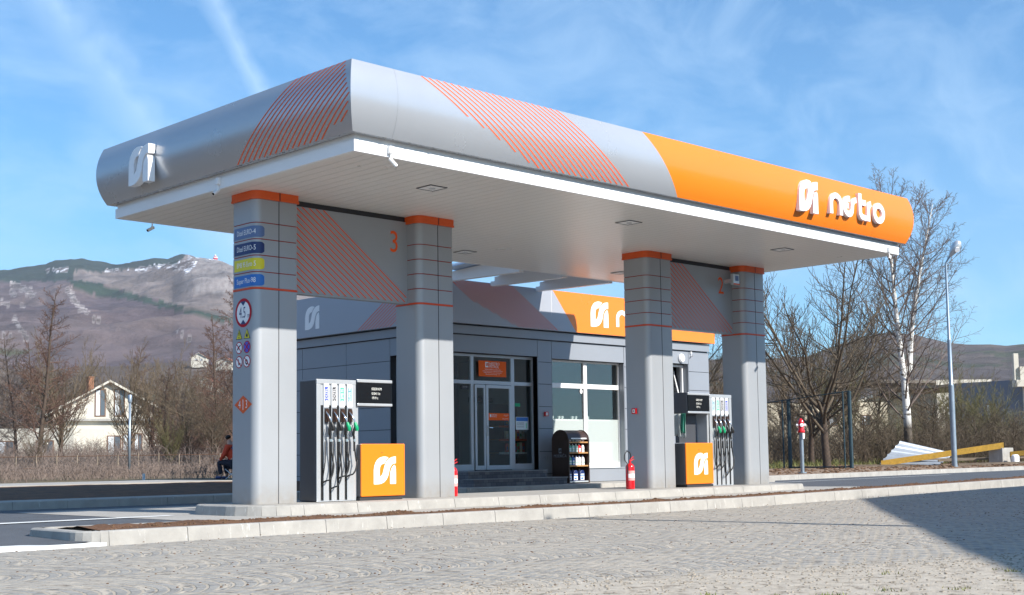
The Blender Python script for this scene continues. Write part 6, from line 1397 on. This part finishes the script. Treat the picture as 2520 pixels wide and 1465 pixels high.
# second stem of the birch forks off low
rng = random.Random(77); tb = TreeB(); P = dict(SP['birch']); P['from'] = FROM['birch']; P['to'] = [1, .98, .98, 1]; P['num'] = [1, 26, 12, 7]
grow(tb, Vector((.12, -.1, 4.1)), (Rh*.07+Vector((0, 0, 1))).normalized(), 7.9, .15, 0, P, rng)
WL[b1.name] = Vector((0, 0, 0)); o = tb.tr.build('second_stem', MT['birch'], b1, smooth=True); tb.cr.build('crown', MT['twig_grey'], b1, smooth=True)
q = gh(2028, 51); tree('fruit_tree', 'apple', 21, 8.8, .19, 'bark', 'twig_dark', 'dark spreading fruit tree with upright shoots behind the net fence', loc=q)
q = gh(1990, 58); tree('fruit_tree', 'apple', 33, 7.6, .16, 'bark', 'twig_dark', 'second dark fruit tree with tall shoots right of the fourth pillar', loc=q)
# brushwood: dense thicket nobody could count
def thicket(name, px0, px1, d0, d1, n, h, m, seed, label, hv=.5):
    rng = random.Random(seed); mb = MB()
    for _ in range(n):
        px = rng.uniform(px0, px1); d = rng.uniform(d0, d1); p = gh(px, d); hh = h*rng.uniform(1-hv, 1+hv)*(.75+.5*noise.noise(Vector((px/40, d/5, seed)))); 
        a = rng.random()*6.28; ln = rng.uniform(.1, .75); v = Vector((math.cos(a)*ln, math.sin(a)*ln, 1)); k = 3; path = [p]
        for i in range(k): v = v+Vector((rng.gauss(0, .16), rng.gauss(0, .16), 0)); path.append(path[-1]+v.normalized()*hh/k)
        mb.tube(path, [.008, .007, .006, .005], 3, 0, cap=False)
        for t in range(5):
            i = rng.randrange(1, 3); q = path[i].lerp(path[i+1], rng.random()); w = Vector((rng.gauss(0, 1), rng.gauss(0, 1), rng.uniform(.2, 1.2))).normalized()*hh*rng.uniform(.15, .35); mb.tube([q, q+w*.5+Vector((0, 0, .02)), q+w], [.005, .005, .004], 3, 0, cap=False)
    o = mb.build(name, MT[m], loc=(0, 0, 0)); o['kind'] = 'stuff'; tag(o, label, 'brushwood')
thicket('brushwood', -80, 640, 54, 74, 3600, 1.2, 'twig_grey', 1, 'tan leafless brushwood behind the low chain link fence')
thicket('brushwood', -80, 640, 70, 100, 2200, 1.6, 'twig_red', 2, 'reddish leafless brushwood between and behind the left houses')
thicket('brushwood', -80, 575, 42, 55, 2600, .5, 'twig_grey', 7, 'low dry brushwood in front of the chain link fence', .4)
thicket('brushwood', 400, 600, 58, 84, 1500, 2.4, 'twig_red', 6, 'reddish brushwood filling the gap between the gable house and the first pillar')
thicket('brushwood', 1890, 2580, 58, 72, 3400, 2.0, 'twig_dark', 3, 'dark leafless brushwood behind the rubble and yellow beam')
thicket('brushwood', 2120, 2580, 64, 85, 1100, 2.7, 'twig_olive', 4, 'olive leafless brushwood around the birch and lamp')
thicket('brushwood', 1700, 1900, 56, 80, 900, 3.2, 'twig_tan', 5, 'brown brushwood glimpsed between the shop and the fourth pillar')
# ---------------- air ----------------
hzm = bpy.data.materials.new('haze'); hzm.use_nodes = True; nt = hzm.node_tree; nt.nodes.clear()
out = nt.nodes.new('ShaderNodeOutputMaterial'); pv = nt.nodes.new('ShaderNodeVolumePrincipled')
pv.inputs['Color'].default_value = (.80, .87, 1.0, 1); pv.inputs['Density'].default_value = 7.5e-5; pv.inputs['Anisotropy'].default_value = .2
nt.links.new(pv.outputs[0], out.inputs['Volume'])
mb = MB(); mb.box(-5700, 5700, -5700, 5700, -2.2, 900); hz = mb.build('haze', hzm); hz['kind'] = 'stuff'
